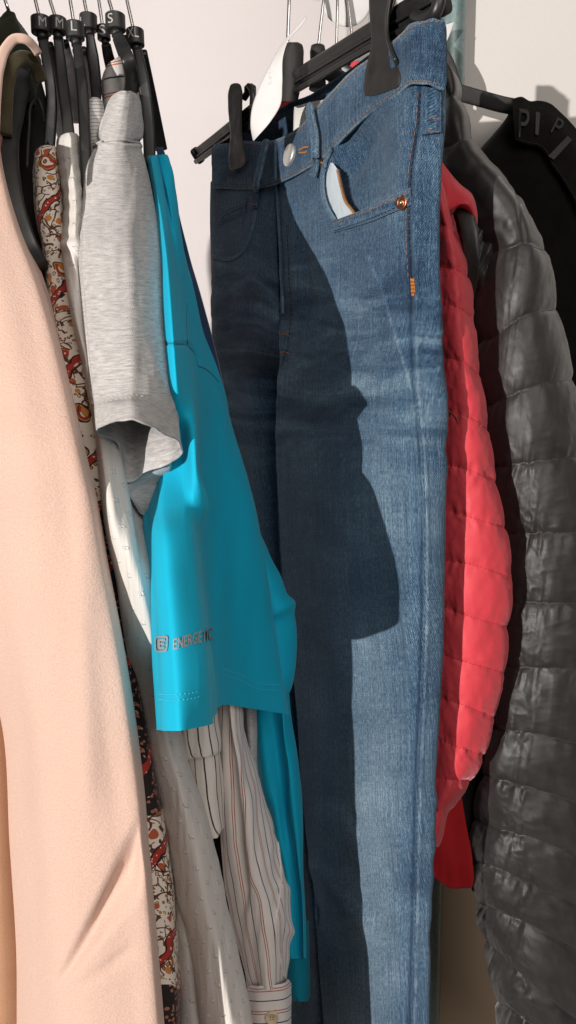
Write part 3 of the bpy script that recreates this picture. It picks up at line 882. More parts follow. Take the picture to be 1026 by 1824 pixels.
for a in (-1, 1):
    for b in (-1, 1):
        mb.add(*disc(h[0] + h[1] * .001 + sx * a * .0009 + np.array([0, 0, .0009 * b]), h[1], .0004, .0002, 8))
mb.build('button_hole', m_brass, bt)
mb = MB(); ln, nn = SLV.line([(494, 1500), (500, 1560), (497, 1600), (490, 1650), (497, 1700), (505, 1742)], 40, .0004); mb.add(*tube(ln, .0007, 6)); mb.build('placket_edge', m_multi, sh)

# ------------------------------------------------------------------ grey tee
def grey_disp(px, py, U, R, al, av):
    h = .0011 * fbm(al * 70, av * 22, 51, 3)
    h -= .0016 * np.exp(-((py - (250 + 3 * np.sin(px / 30.))) / 4.) ** 2)
    h += .0011 * np.exp(-((py - (257 + 3 * np.sin(px / 30.))) / 5.) ** 2)
    ln = 232 + (py - 450) * .012
    h += .0012 * np.exp(-((px - ln) / 12.) ** 2) * sm(330, 480, py)
    return h
gd = [(0, .380, 2), (.15, .372, 0), (.44, .369, 0), (.56, .371, 0), (.8, .381, 0), (1, .402, 2)]
rows = hrows(withs([(163, 213, 238), (167, 204, 247), (178, 197, 252), (200, 189, 254), (229, 179, 255), (250, 174, 252), (258, 173, 250), (280, 163, 256), (360, 151, 272), (450, 146, 287), (532, 150, 293), (634, 160, 303), (700, 166, 312)], shg), gd, .05)
bot = [(172, 771, .396), (190, 756, .378), (228, 750, .365), (248, 752, .366), (290, 771, .384), (325, 800, .410), (326, 806, .412), (302, 826, .408), (258, 842, .409), (226, 860, .412), (203, 786, .408), (180, 779, .402)]
mid = [(169, 741, .398), (187, 731, .382), (226, 726, .371), (246, 727, .372), (287, 743, .388), (319, 765, .411), (320, 769, .414), (300, 778, .412), (262, 783, .418), (230, 785, .42), (200, 757, .414), (176, 748, .405)]
rows += [[(x, y, d + .006) for x, y, d in mid], [(x, y, d + .004) for x, y, d in bot]]
tee = thing('grey_tee', 'heather grey short sleeved tee with curling sleeve hem hanging over the white blouse', 'T-shirt', P(240, 850, .42))
GR = Loft(rows, 160, 320, True, grey_disp); GR.build('sleeve', m_heather, tee, thick=.0009)
UN = Loft([[(224, 845, .418), (240, 838, .418), (262, 826, .418), (300, 812, .416)], [(224, 862, .418), (238, 852, .418), (262, 840, .418), (305, 824, .416)], [(228, 878, .420), (242, 872, .422), (262, 866, .424), (300, 850, .43)],
           [(236, 893, .424), (248, 900, .426), (262, 906, .43), (300, 900, .44)], [(250, 915, .43), (258, 920, .432), (270, 925, .44), (300, 930, .45)]], 40, 40)
UN.build('back_hem', m_heather, tee, thick=.0009)
mb = MB(); ln, nn = GR.line([(158, 268), (176, 255), (200, 250), (225, 250), (249, 256)], 60, .0003); mb.add(*tube(ln, .0007, 6)); mb.build('shoulder_seam', m_heather, tee)
mb = MB()
for off in (0, 7):
    ln, nn = GR.line([(176, 715 + off), (200, 706 + off), (232, 702 + off), (270, 712 + off), (300, 733 + off)], 80, .0001); stitches(mb, ln, nn, .00028, .0016, .0012)
mb.build('stitching', m_heather, tee)
L = Loft(hrows([(1200, 430, 452), (1300, 436, 457), (1352, 442, 456), (1420, 450, 462)], [(0, .56, 0), (.5, .55, 0), (1, .56, 0)], .02), 20, 40, True); L.build('side_panel', m_heather, tee)

# ------------------------------------------------------------------ turquoise tee
def teal_disp(px, py, U, R, al, av):
    h = .0016 * fbm(al * 34, av * 6, 61, 2)
    seam = 612 + np.where(px > 335, (px - 335) ** 1.5 * .32, 0)
    h -= .0010 * np.exp(-((py - seam) / 3.5) ** 2) * (px < 356)
    return h
tcol = [(276, 259, 265, 272, 280, 287), (281, 255, 262, 272, 282, 290), (295, 254, 263, 274, 285, 294), (348, 256, 270, 283, 296, 307), (450, 258, 278, 297, 313, 328), (612, 258, 283, 310, 340, 371),
        (683, 258, 285, 315, 352, 395), (780, 258, 288, 320, 356, 418), (840, 259, 290, 324, 358, 436), (900, 260, 292, 328, 361, 453), (950, 263, 295, 331, 363, 462), (1010, 266, 298, 335, 366, 472), (1119, 275, 306, 345, 378, 488), (1200, 280, 312, 352, 391, 501)]
rows = []
for (y, a, b, c, dd, e) in tcol:
    k = sm(280, 700, np.array(float(y)))
    s_ = float(np.interp(y, [276, 330, 383, 440, 560, 744, 1000, 1170], [.148, .130, .112, .08, .05, .03, .0, -.024])); ex_ = .050 * float(1 - sm(830, 985, np.array(float(y))))
    rows.append(ring([(a, y, .395 + s_ + ex_), ((a * .4 + b * .6), y, .372 + .012 * (1 - k) + s_ + ex_), (b, y, .368 + .014 * (1 - k) + s_ + ex_ * .8), (c, y, .375 + .014 * (1 - k) + s_ + ex_ * .60 * float(sm(660, 760, np.array(float(y))))), (c * .45 + dd * .55, y, .405 + .004 * (1 - k) + s_ * .9 - .011 * float(sm(690, 770, np.array(float(y))) * (1 - sm(870, 960, np.array(float(y)))))), (dd, y, .460 - .02 * (1 - k) + max(s_, -.01) * .8),
                      (dd * .62 + e * .38, y, .492 - .06 * (1 - k) + max(0, s_) * .8), (e, y, .545 - .10 * (1 - k) + max(0, s_) * .7)], .03))
rows.append(ring([(286, 1301, .366), (302, 1302, .344), (319, 1302, .340), (350, 1296, .349), (378, 1279, .412), (399, 1256, .458), (452, 1263, .498), (514, 1273, .548)], .03))
tt = thing('turquoise_tee', 'bright turquoise sports tee with grey printed sleeve lettering in front of the jeans', 'T-shirt', P(380, 1300, .45))
TE = Loft(rows, 200, 420, True, teal_disp); TE.build('sleeve', m_teal, tt)
# back of the sleeve and the body below
L = Loft(hrows([(880, 430, 450), (935, 438, 459), (980, 442, 478), (1023, 446, 497), (1060, 450, 511), (1089, 455, 523), (1119, 458, 529), (1163, 462, 528), (1198, 466, 524), (1228, 470, 516), (1245, 474, 508)],
               [(0, .575, 0), (.5, .56, 0), (1, .582, 0)], .015), 60, 130, True, lambda px, py, U, R, al, av: .004 * np.exp(-((py - 1090 + (px - 480) * .4) / 14.) ** 2) * (px > 480) + .002 * fbm(px / 40, py / 90, 6)); L.build('sleeve_back', m_teal, tt)
L = Loft(hrows([(1130, 420, 505), (1200, 440, 514), (1300, 451, 522), (1396, 464, 535), (1475, 484, 540), (1546, 500, 543), (1607, 512, 547), (1673, 512, 550), (1700, 511, 551), (1708, 513, 551)],
               [(0, .612, 0), (.25, .598, 0), (.5, .604, 0), (.75, .592, 0), (1, .612, 0)], .02), 100, 200, True, lambda px, py, U, R, al, av: .005 * fbm(px / 22, py / 320, 16, 2)); L.build('body', m_teal, tt)
L = Loft(hrows([(1640, 505, 549), (1700, 508, 551), (1755, 513, 552), (1776, 517, 551), (1784, 524, 548)], [(0, .625, 0), (.4, .618, 0), (1, .63, 0)], .015), 40, 60, True); L.build('body_back', m_tealdark, tt)
# lettering
lt = MB(); V, Fc = text_mesh('ENERGETIC', shear=.0, bold=.02); lt.add(*quad_on(TE, V, Fc, [(309, 1158), (378, 1139), (379, 1117), (309, 1138)])); 
mesh_obj('lettering', np.concatenate(lt.V), lt.F, m_reflect, tt, smooth=False)
def frame_art(w):
    V = []; Fc = []
    n = 40
    for k in range(n):
        a = 2 * math.pi * k / n
        c, s = math.cos(a), math.sin(a)
        e = 5.
        rr = (abs(c) ** e + abs(s) ** e) ** (-1 / e)
        V.append((.5 + .5 * rr * c, .5 + .5 * rr * s)); V.append((.5 + (.5 - w) * rr * c, .5 + (.5 - w) * rr * s))
    for k in range(n):
        k2 = (k + 1) % n; Fc.append((2 * k, 2 * k2, 2 * k2 + 1, 2 * k + 1))
    return V, Fc
def bar_art(x0, y0, x1, y1, n=6):
    V = []; Fc = []
    for i in range(n + 1):
        f = i / n; V += [(x0 + (x1 - x0) * f, y0), (x0 + (x1 - x0) * f, y1)]
    for i in range(n): Fc.append((2 * i, 2 * i + 2, 2 * i + 3, 2 * i + 1))
    return V, Fc
q = [(278, 1162), (300, 1161), (302, 1131), (277, 1133)]
em = MB()
for V, Fc in (frame_art(.11), bar_art(.25, .2, .4, .8), bar_art(.4, .2, .76, .33), bar_art(.4, .44, .72, .57), bar_art(.4, .67, .78, .8)): em.add(*quad_on(TE, V, Fc, q))
mesh_obj('emblem', np.concatenate(em.V), em.F, m_reflect, tt, smooth=False)
mb = MB()
for off in (0, 10):
    ln, nn = TE.line([(283, 1236 + off), (310, 1237 + off), (340, 1234 + off), (356, 1230 + off)], 120, .0001); stitches(mb, ln, nn, .00032, .0014, .0009)
    mb.build('stitching', m_tealthread, tt); mb = MB()
    ln, nn = TE.line([(398, 1192 + off), (430, 1203 + off), (460, 1217 + off), (498, 1220 + off)], 120, .0001); stitches(mb, ln, nn, .00034, .0018, .001); mb.build('stitching', m_tealthread, tt); mb = MB()
mb = MB()
for pts in ([(296, 611), (315, 612), (332, 615), (345, 628), (352, 652)], [(352, 652), (362, 655), (376, 665), (389, 680)], [(333, 540), (332, 590), (334, 614)]):
    ln, nn = TE.line(pts, 50, -.0001)
    if len(ln) > 4: mb.add(*tube(ln, .0006, 6))
mb.build('seam', m_tealdark, tt)
L = Loft([[(280, 262, .61), (290, 262, .62)], [(286, 300, .61), (303, 300, .62)], [(300, 390, .60), (321, 390, .61)], [(312, 450, .59), (336, 450, .60)], [(334, 540, .54), (362, 540, .56)], [(356, 610, .55), (381, 610, .57)], [(380, 690, .56), (400, 690, .58)]], 12, 60)
o = L.build('tee_back_shade', m_teal_shade, thick=.001); tag(o, 'back panel of the turquoise tee, its shade painted navy, a thin edge behind the shoulder', 'top')  # tee's back panel, dark shade painted in as navy
# ------------------------------------------------------------------ jeans
def Dj(px): return .394 / ((px - 513.) / F + .59)
jeans = thing('blue_jeans', 'washed blue denim jeans clipped to a trouser hanger in the middle', 'jeans', P(650, 1800, .60))
Rf = [[(491, 322), (559, 289), (593, 260), (652, 203), (705, 166), (735, 147), (788, 156)],
      [(493, 350), (560, 322), (610, 292), (670, 250), (710, 222), (740, 210), (787, 215)],
      [(497, 400), (560, 372), (630, 335), (695, 300), (715, 290), (738, 288), (781, 300)],
      [(498, 500), (560, 492), (630, 482), (690, 474), (715, 470), (737, 468), (780, 470)],
      [(499, 600), (565, 602), (630, 600), (690, 597), (715, 596), (736, 595), (786, 600)],
      [(497, 665), (565, 670), (630, 668), (692, 665), (716, 663), (738, 660), (790, 663)],
      [(493, 760), (560, 762), (630, 762), (695, 762), (722, 762), (746, 760), (792, 760)],
      [(496, 900), (565, 900), (635, 900), (702, 900), (730, 900), (755, 900), (790, 900)],
      [(503, 1030), (570, 1030), (640, 1030), (704, 1030), (732, 1030), (756, 1030), (787, 1030)],
      [(519, 1160), (585, 1160), (648, 1160), (708, 1160), (734, 1160), (756, 1160), (784, 1160)],
      [(530, 1290), (590, 1290), (650, 1290), (705, 1290), (729, 1290), (750, 1290), (777, 1290)],
      [(537, 1413), (592, 1413), (650, 1413), (700, 1413), (724, 1413), (745, 1413), (769, 1413)],
      [(552, 1530), (600, 1530), (650, 1530), (698, 1530), (721, 1530), (742, 1530), (764, 1530)],
      [(560, 1600), (603, 1600), (650, 1600), (697, 1600), (719, 1600), (741, 1600), (761, 1600)],
      [(567, 1709), (608, 1709), (652, 1709), (697, 1709), (718, 1709), (738, 1709), (758, 1709)],
      [(577, 1824), (613, 1824), (655, 1824), (697, 1824), (716, 1824), (735, 1824), (756, 1824)],
      [(585, 1960), (618, 1960), (658, 1960), (697, 1960), (715, 1960), (733, 1960), (755, 1960)],
      [(600, 2700), (630, 2700), (665, 2700), (697, 2700), (713, 2700), (730, 2700), (752, 2700)]]
Lf = [[(379, 330), (415, 336), (452, 335), (493, 324)],
      [(378, 390), (415, 394), (455, 392), (495, 394)],
      [(379, 453), (418, 456), (458, 458), (496, 480)],
      [(380, 584), (415, 586), (456, 590), (500, 604)],
      [(384, 662), (418, 664), (458, 666), (499, 668)],
      [(392, 780), (430, 780), (465, 780), (500, 780)],
      [(412, 1000), (445, 1000), (478, 1000), (515, 1000)],
      [(450, 1200), (480, 1200), (508, 1200), (540, 1200)],
      [(482, 1350), (505, 1350), (530, 1350), (560, 1350)],
      [(506, 1530), (530, 1530), (555, 1530), (585, 1530)],
      [(522, 1630), (545, 1630), (568, 1630), (595, 1630)],
      [(522, 1709), (548, 1709), (575, 1709), (605, 1709)],
      [(512, 1824), (545, 1824), (580, 1824), (615, 1824)],
      [(510, 1960), (548, 1960), (585, 1960), (622, 1960)],
      [(590, 2700), (605, 2700), (615, 2700), (635, 2700)]]
def side_d(px, py):
    """jeans plane with the outer side rounded towards the lens"""
    d = Dj(px)
    k = max(0., (px - 735.) / 50.)
    return d + .013 * k * k
rows = []
for i, r in enumerate(Rf):
    n = len(r); b = .010 if i < 4 else .016
    fr = []
    for j, (x, y) in enumerate(r):
        f = j / (n - 1)
        fr.append((x, y, side_d(x, y) - b * math.sin(math.pi * min(1, f * 1.05)) + (.008 if j == 0 and i > 4 else 0)))
    y0 = r[0][1]
    e = r[-1]; w = (e[0] - r[0][0])
    lift = max(0, 1 - i / 5.) * 70
    bk = [(e[0] - .02 * w, e[1] - lift * .05, fr[-1][2] + .022), (e[0] - .25 * w, r[4][1] * .5 + r[3][1] * .5 - lift * .6, Dj(e[0] - .25 * w) + .045),
          (e[0] - .6 * w, r[2][1] - lift, Dj(e[0] - .6 * w) + .052)]
    if i <= 4: bk.append((r[0][0] + 2, r[0][1] - lift, Dj(r[0][0]) + .05))
    elif i == 5: bk.append((r[0][0] + 4, r[0][1], Dj(r[0][0]) + .03))
    else: bk.append((r[0][0] + .5, r[0][1], fr[0][2] + .004))
    rows.append(fr + bk)
def jr_disp(px, py, U, R, al, av):
    front = U < .62
    h = .0021 * fbm(px / 55., py / 38. + px / 160., 71, 3) * sm(420, 520, py) * (1 - sm(800, 900, py))
    h += .0016 * fbm(px / 70., py / 260., 72, 3)
    h += .0045 * fbm(px / 60., (py - px * .55) / 60., 73, 2) * sm(1340, 1450, py) * (1 - sm(1640, 1720, py))
    h += .0022 * np.exp(-((py - (1545 + (px - 556) * .95)) / 26.) ** 2) * sm(545, 560, px) * (1 - sm(640, 680, px)) * 2
    # pocket mouth: cloth inside sits lower
    band = np.interp(px, [600, 640, 690, 735], [392, 380, 362, 345])
    rim = np.interp(py, [262, 300, 340, 375, 392], [596, 583, 582, 592, 604])
    m = sm(0, 10, px - rim) * sm(0, 7, band - py) * sm(-10, 40, px - 560) * (1 - sm(640, 725, px)) * sm(225, 262, py + (px - 600) * .55)
    h -= .0095 * m * front
    # fold running down from the waistband above the pocket
    h -= .0065 * np.exp(-((px - 622 + (py - 275) * .45) / 17.) ** 2) * np.exp(-((py - 275) / 42.) ** 2) * front
    h += .0035 * np.exp(-((px - 596 + (py - 290) * .45) / 10.) ** 2) * np.exp(-((py - 285) / 30.) ** 2) * front
    # drag line from the fly, soft crease in the thigh
    h += .0020 * np.exp(-((px - 512 - (py - 360) * .10) / 9.) ** 2) * sm(330, 370, py) * (1 - sm(560, 640, py))
    h -= .0018 * np.exp(-((px - 530 - (py - 360) * .14) / 9.) ** 2) * sm(340, 370, py) * (1 - sm(520, 600, py))
    h += .0016 * np.exp(-((px - np.interp(py, [420, 520, 700, 900], [640, 680, 735, 752])) / 5.) ** 2) * sm(430, 480, py) * (1 - sm(880, 960, py)) * front
    # outseam ridge
    sx_ = np.interp(py, [165, 220, 300, 400, 500, 600, 700, 800, 900, 1000, 1100, 1250, 1400, 1550, 1700, 1824], [753, 750, 738, 733, 737, 737, 742, 752, 757, 757, 757, 752, 745, 742, 738, 735])
    h += (.0011 * np.exp(-((px - sx_ - 4) / 4.5) ** 2) - .0009 * np.exp(-((px - sx_ + 4) / 3.) ** 2)) * front
    return h
JR = Loft(rows, 300, 760, False, jr_disp)
px, py = JR.px()
def wash_of(px, py, base=.5):
    th = np.exp(-((px - 660) / 60.) ** 2)
    w = base + .14 * th * sm(560, 900, py) + .10 * th * sm(1000, 1300, py) - .10 * np.exp(-((px - 745) / 18.) ** 2) * (py < 560)
    w += .13 * np.exp(-((px - 760) / 10.) ** 2) * sm(420, 560, py) * .3
    sx_ = np.interp(py, [165, 220, 300, 400, 500, 600, 700, 800, 900, 1000, 1100, 1250, 1400, 1550, 1700, 1824], [753, 750, 738, 733, 737, 737, 742, 752, 757, 757, 757, 752, 745, 742, 738, 735])
    w += .24 * np.exp(-((px - sx_ - 4) / 3.2) ** 2) * (.6 + 1.2 * vnoise(py / 14., px * 0 + 3, 5)) - .22 * np.exp(-((px - sx_ + 6) / 4.) ** 2)
    w += .18 * np.exp(-((px - np.interp(py, [420, 520, 700, 900], [640, 680, 735, 752])) / 3.) ** 2) * sm(430, 480, py) * (1 - sm(880, 960, py))
    return w
JR.build('right_leg', m_denim, jeans, attr={'wash': wash_of(px, py), 'whisk': sm(430, 520, py) * (1 - sm(720, 860, py)) * .8 + .12}, thick=.0012)
rows = []
for i, r in enumerate(Lf):
    fr = []
    n = len(r)
    for j, (x, y) in enumerate(r):
        f = j / (n - 1); fr.append((x, y, Dj(x) + (.004 if i < 4 else .03) - .008 * math.sin(math.pi * f) + (.012 if i >= 4 and j == n - 1 else 0)))
    lift = max(0, 1 - i / 4.) * 28
    e = r[0]
    if i < 4:
        bk = [(e[0] + 1, e[1] - lift * .3, fr[0][2] + .02), (r[1][0], r[1][1] - lift, Dj(r[1][0]) + .045), (r[2][0], r[2][1] - lift, Dj(r[2][0]) + .05), (r[3][0], r[3][1] - lift * 1.3, Dj(r[3][0]) + .05)]
    else:
        bk = [(e[0] + 1, e[1], fr[0][2] + .02), (r[1][0], r[1][1], fr[1][2] + .05), (r[2][0], r[2][1], fr[2][2] + .05), (r[3][0] + .5, r[3][1], fr[3][2] + .004)]
    rows.append(bk[::-1] + fr)
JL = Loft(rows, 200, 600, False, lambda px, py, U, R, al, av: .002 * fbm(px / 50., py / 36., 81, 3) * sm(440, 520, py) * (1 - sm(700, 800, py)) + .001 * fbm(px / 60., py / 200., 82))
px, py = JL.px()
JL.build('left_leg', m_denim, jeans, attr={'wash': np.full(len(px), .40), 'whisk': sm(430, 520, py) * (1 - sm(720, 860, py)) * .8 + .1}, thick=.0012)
# waistband, one ring
top = [(381, 257), (410, 254), (437, 251), (481, 251), (520, 235), (540, 220), (559, 195), (584, 171), (613, 139), (652, 108), (685, 86), (705, 68), (728, 47), (750, 37), (772, 33), (787, 36)]
bot = [(379, 333), (405, 336), (430, 337), (470, 334), (510, 320), (537, 306), (560, 291), (580, 276), (612, 245), (652, 207), (685, 183), (705, 170), (722, 155), (745, 149), (770, 153), (789, 159)]
def wd(p): return side_d(p[0], 0) - .006
ft = [(x, y, wd((x, y))) for x, y in top]; fb = [(x, y, wd((x, y)) - .004) for x, y in bot]
bkx = [(780, 30, .020), (745, 40, .045), (700, 72, .055), (652, 106, .056), (600, 142, .056), (554, 170, .055), (520, 184, .054), (496, 196, .054), (465, 214, .052), (437, 231, .050), (405, 248, .035)]
bt_ = [(x, y, Dj(x) + dd) for x, y, dd in bkx]; bb = [(x, y + np.interp(x, [400, 780], [68, 112]), Dj(x) + dd) for x, y, dd in bkx]
mid = [((a[0] + b[0]) / 2, (a[1] + b[1]) / 2, (a[2] + b[2]) / 2) for a, b in zip(ft + bt_, fb + bb)]
def wb_disp(px, py, U, R, al, av):
    e = np.minimum(R, 2 - R)
    return .0010 * sm(0, .25, e) + .0012 * fbm(al * 45, R * 1.2, 91, 3) + .0008 * np.sin(al * 420 + 2 * np.sin(al * 90)) * np.exp(-((px - 745) / 45.) ** 2)
WB = Loft([ft + bt_, mid, fb + bb], 500, 60, True, wb_disp)
px, py = WB.px()
back = np.broadcast_to(np.linspace(0, 1, WB.nc)[None], (WB.nr, WB.nc)).ravel() > .6
edge = np.minimum(WB.Rr, 2 - WB.Rr)[:, None] * np.ones((1, WB.nc))
wsh = .50 + .22 * (1 - sm(0, .12, edge.ravel())) - .08 * sm(.2, .5, edge.ravel()) - .2 * back
wsh += .22 * vnoise(px / 13., py / 30., 3) * sm(700, 720, px)
WBo = WB.build('waistband', m_denim, jeans, attr={'wash': wsh, 'whisk': np.full(len(px), .3)}, thick=.0024)
def strip(name, surf, pts, wpx, off, thick, mat, parent, n=60, wash=.5, taper=None, whisk=.2):
    ln, nn = surf.line(pts, n, off)
    d = np.linalg.norm(ln - CAM, axis=1)
    w = np.full(len(ln), wpx, float) if np.ndim(wpx) == 0 else np.interp(np.linspace(0, 1, len(ln)), np.linspace(0, 1, len(wpx)), wpx)
    V, Fc = ribbon(ln, w / F * d, thick, facing=nn)
    m = len(V) // len(ln)
    k = np.repeat(chord(ln), m); u = np.tile(np.linspace(0, .02, m), len(ln))
    edge = np.tile(np.abs(np.cos(2 * np.pi * (np.arange(m) + .5) / m)), len(ln))
    return mesh_obj(name, V, Fc, mat, parent, uv=np.stack([u, k], 1), attr={'wash': wash - .05 + .22 * (edge > .85), 'whisk': np.full(len(V), whisk)})
# belt loops
strip('belt_loop', WB, [(481, 254), (474, 285), (467, 315), (462, 333)], 15, .004, .0042, m_denim, jeans, wash=.64)
strip('belt_loop', JL, [(462, 336), (459, 350), (458, 372)], 13, .002, .0028, m_denim, jeans, wash=.45)
strip('belt_loop', WB, [(560, 196), (567, 225), (571, 262), (571, 284)], 17, .0048, .0042, m_denim, jeans, wash=.66)
strip('belt_loop', JR, [(571, 284), (569, 300), (566, 316)], 15, .0036, .0040, m_denim, jeans, wash=.58)
strip('belt_loop', JR, [(770, 160), (769, 185), (769, 212), (769, 240)], 30, .0016, .0026, m_denim, jeans, wash=.52)
# front button
h = WB.hit(517, 277)
mb = MB(); mb.add(*disc(h[0] - h[1] * .0004, h[1], .0088, .003, 36, [(1, 0), (1.0, .0018), (.96, .0027), (.85, .0031), (.5, .0033), (.01, .0034)])); mb.build('button', m_silver, jeans)
mb = MB()
ln, nn = WB.line([(534, 268), (543, 263), (550, 262)], 24, .0004); mb.add(*tube(ln, .0009, 6))
ln, nn = WB.line([(534, 272), (543, 272), (548, 270)], 24, .0004); mb.add(*tube(ln, .0009, 6)); mb.build('buttonhole', m_tan_thread, jeans)
# fly front edge and overlap
strip('fly_edge', WB, [(492, 254), (492, 285), (492, 322)], 5, .001, .0022, m_denim, jeans, wash=.62)
mb = MB()
ln, nn = JR.line([(494, 326), (497, 380), (500, 430), (503, 500), (505, 560)], 60, .0006)
V, Fc = ribbon(ln, .0035, .0022, facing=nn)
mesh_obj('fly_seam', V, Fc, m_denim, jeans, uv=np.stack([np.tile(np.linspace(0, .01, len(V) // len(ln)), len(ln)), np.repeat(chord(ln), len(V) // len(ln))], 1), attr={'wash': np.full(len(V), .62), 'whisk': np.full(len(V), .3)})
# pocket: rim, bag, band
strip('pocket_rim', JR, [(594, 266), (584, 290), (579, 318), (580, 345), (587, 370), (601, 394)], 8, .0022, .003, m_denim, jeans, wash=.70)
strip('pocket_band', JR, [(597, 404), (625, 395), (660, 383), (700, 365), (734, 350)], [19, 22, 24, 26, 26], .0012, .0022, m_denim, jeans, wash=.58)
def patch(name, surf, polyrows, mat, parent, off=.001, thick=.0006, nu=30, nv=30):
    """cloth piece laid over a surface between two pixel lines"""
    A = spline([(a, b, 0) for a, b in polyrows[0]], nv + 1)[:, :2]; B = spline([(a, b, 0) for a, b in polyrows[1]], nv + 1)[:, :2]
    V = []; last = None
    for i in range(nv + 1):
        for j in range(nu + 1):
            q = A[i] + (B[i] - A[i]) * j / nu; hh = surf.hit(*q)
            if hh is not None: last = hh[0] + hh[1] * off
            V.append(last)
    A3 = np.array(V).reshape(nv + 1, nu + 1, 3)
    for _ in range(12):
        A3[1:-1] = (A3[:-2] + A3[1:-1] * 2 + A3[2:]) / 4
        A3[:, 1:-1] = (A3[:, :-2] + A3[:, 1:-1] * 2 + A3[:, 2:]) / 4
    V = A3.reshape(-1, 3)
    o = mesh_obj(name, V, grid_faces(nv + 1, nu + 1), mat, parent, uv=np.array([(j * .001, i * .001) for i in range(nv + 1) for j in range(nu + 1)]))
    return o
pb = [(290, 588, 593), (302, 584, 601), (330, 581, 607), (360, 587, 616), (380, 597, 626), (392, 604, 634)]
L = Loft([[(x0 + (x1 - x0) * f, y + (-7 * f if y > 370 else 0), Dj(x0 + (x1 - x0) * f) - .0085 - .0015 * math.sin(math.pi * f)) for f in (0, .35, .7, 1)] for y, x0, x1 in pb], 24, 60, disp=lambda px, py, U, R, al, av: .0008 * fbm(px / 9, py / 26, 77, 2))
L.build('pocket_bag', m_pocketbag, jeans)
mb = MB()
ln = spline([P(x1 + 1, y - (7 if y > 370 else 0), Dj(x1) - .0095) for y, x0, x1 in pb[1:]], 110); nn = np.array([(CAM - q) / np.linalg.norm(CAM - q) for q in ln])
for i in range(0, len(ln) - 3, 2):
    sx = np.cross(nn[i], [0, 0, 1.]); sx /= np.linalg.norm(sx)
    mb.add(*tube([ln[i] - sx * .0011, ln[i + 1] + sx * .0003 + nn[i] * .0003, ln[i] + sx * .0014], .0003, 5))
mb.build('overlock_thread', m_tan_thread, jeans)
# left front pocket
strip('pocket_rim', JL, [(381, 457), (400, 462), (420, 460), (436, 448), (447, 425), (455, 395), (458, 374)], 7, .001, .0024, m_denim, jeans, wash=.62)
strip('coin_pocket', JL, [(394, 392), (410, 383), (428, 375), (441, 369)], 22, .0008, .002, m_denim, jeans, wash=.46)
# rivets
for (x, y, r, mt) in ((719, 362, .0045, m_copper), (579, 291, .0035, m_brass)):
    h = JR.hit(x, y); c = h[0] + h[1] * .0022
    mb = MB(); mb.add(*disc(c, h[1], r, .001, 28, [(1, -.001), (1, .0005), (.9, .001), (.62, .0006), (.5, .0004), (.42, .0010), (.3, .0019), (.01, .0022)])); mb.build('rivet', mt, jeans)
# threads
def seamline(surfs, pts, off, mat, name, r=.0004, dash=.0026, gap=.0013, n=160):
    mb = MB(); ok = False
    ln, nn = surfs.line(pts, n, off)
    if len(ln) > 6: stitches(mb, ln, nn, r * .85, dash, gap); ok = True
    if ok: mb.build(name, mat, jeans)
off = lambda pts, dx, dy: [(a + dx, b + dy) for a, b in pts]
fb2 = [(p[0], p[1]) for p in bot]; ft2 = [(p[0], p[1]) for p in top]
seamline(WB, off(fb2[1:], 0, -6), .0004, m_tan_thread, 'stitching', .00038)
seamline(WB, off(ft2[1:], 0, 6), .0004, m_tan_thread, 'stitching', .00038)
seamline(JR, [(600, 399), (625, 389), (660, 377), (700, 359), (732, 345)], .0030, m_tan_thread, 'stitching', .00036)
seamline(JR, [(601, 412), (627, 403), (662, 391), (702, 374), (732, 359)], .0030, m_navythread, 'stitching', .00036)
ou = [(749, 166), (745, 220), (733, 300), (728, 400), (732, 500)]
seamline(JR, ou, .0006, m_navythread, 'stitching', .0005, .003, .0012, 260)
seamline(JR, off(ou, -4, 0), .0006, m_tan_thread, 'stitching', .0003, .003, .0016, 260)
mb = MB()
for dx in (-3, -1, 1, 3):
    ln, nn = JR.line([(735 + dx, 496), (737 + dx, 528)], 24, .0006); stitches(mb, ln, nn, .0006, .0022, .0002)
mb.build('bartack', m_orange, jeans)
for yy in (596, 628):
    seamline(JR, [(500, yy), (508, yy - 1), (518, yy + 2)], .0008, m_orange, 'bartack', .0005, .0016, .0003, 40)
seamline(JR, [(512, 400), (515, 480), (519, 560), (512, 620), (503, 650)], .0006, m_navythread, 'stitching', .0004)
for yy in (213, 236):
    seamline(JR, [(757, yy), (770, yy + 1), (783, yy + 3)], .0034, m_tan_thread, 'stitching', .0004, .002, .0006, 50)
for (s, a) in ((JR, [(560, 312), (573, 314)]), (JL, [(452, 364), (465, 366)])):
    seamline(s, a, .0042, m_tan_thread, 'bartack', .0005, .0016, .0003, 30)
for dy in (4, 12):
    seamline(JL, [(396, 386 + dy), (411, 377 + dy), (428, 369 + dy), (440, 364 + dy)], .0022, m_navythread, 'stitching', .0003)
# outseam lower thread (light worn edge)
seamline(JR, [(742, 700), (752, 800), (757, 900), (757, 1000), (757, 1100), (752, 1250), (745, 1400), (742, 1550), (738, 1700), (735, 1824)], .0002, m_navythread, 'stitching', .0003, .0022, .0022, 500)
# woven label inside the back waistband
L = Loft([[(524, 190, Dj(524) + .040), (550, 183, Dj(550) + .040), (579, 177, Dj(579) + .040)], [(523, 205, Dj(524) + .034), (550, 198, Dj(550) + .033), (578, 190, Dj(578) + .033)], [(522, 245, Dj(524) + .030), (550, 236, Dj(550) + .03), (576, 222, Dj(576) + .030)]], 20, 20)
L.build('size_label', m_label, jeans, thick=.0005)

# ------------------------------------------------------------------ trouser hanger with clips
def bar_pt(px, dy=0): return (px, 0, 0)
cl = thing('trouser_hanger', 'black plastic clip hanger holding the blue jeans by the waistband', 'hanger', P(520, 140, .67))
bx = np.array([352, 408, 515, 652, 783]); bu = np.array([266, 219, 133, 46, -38]); bl = np.array([288, 250, 172, 93, 26])
def Db(px): return Dj(px) + .012
mb = MB()
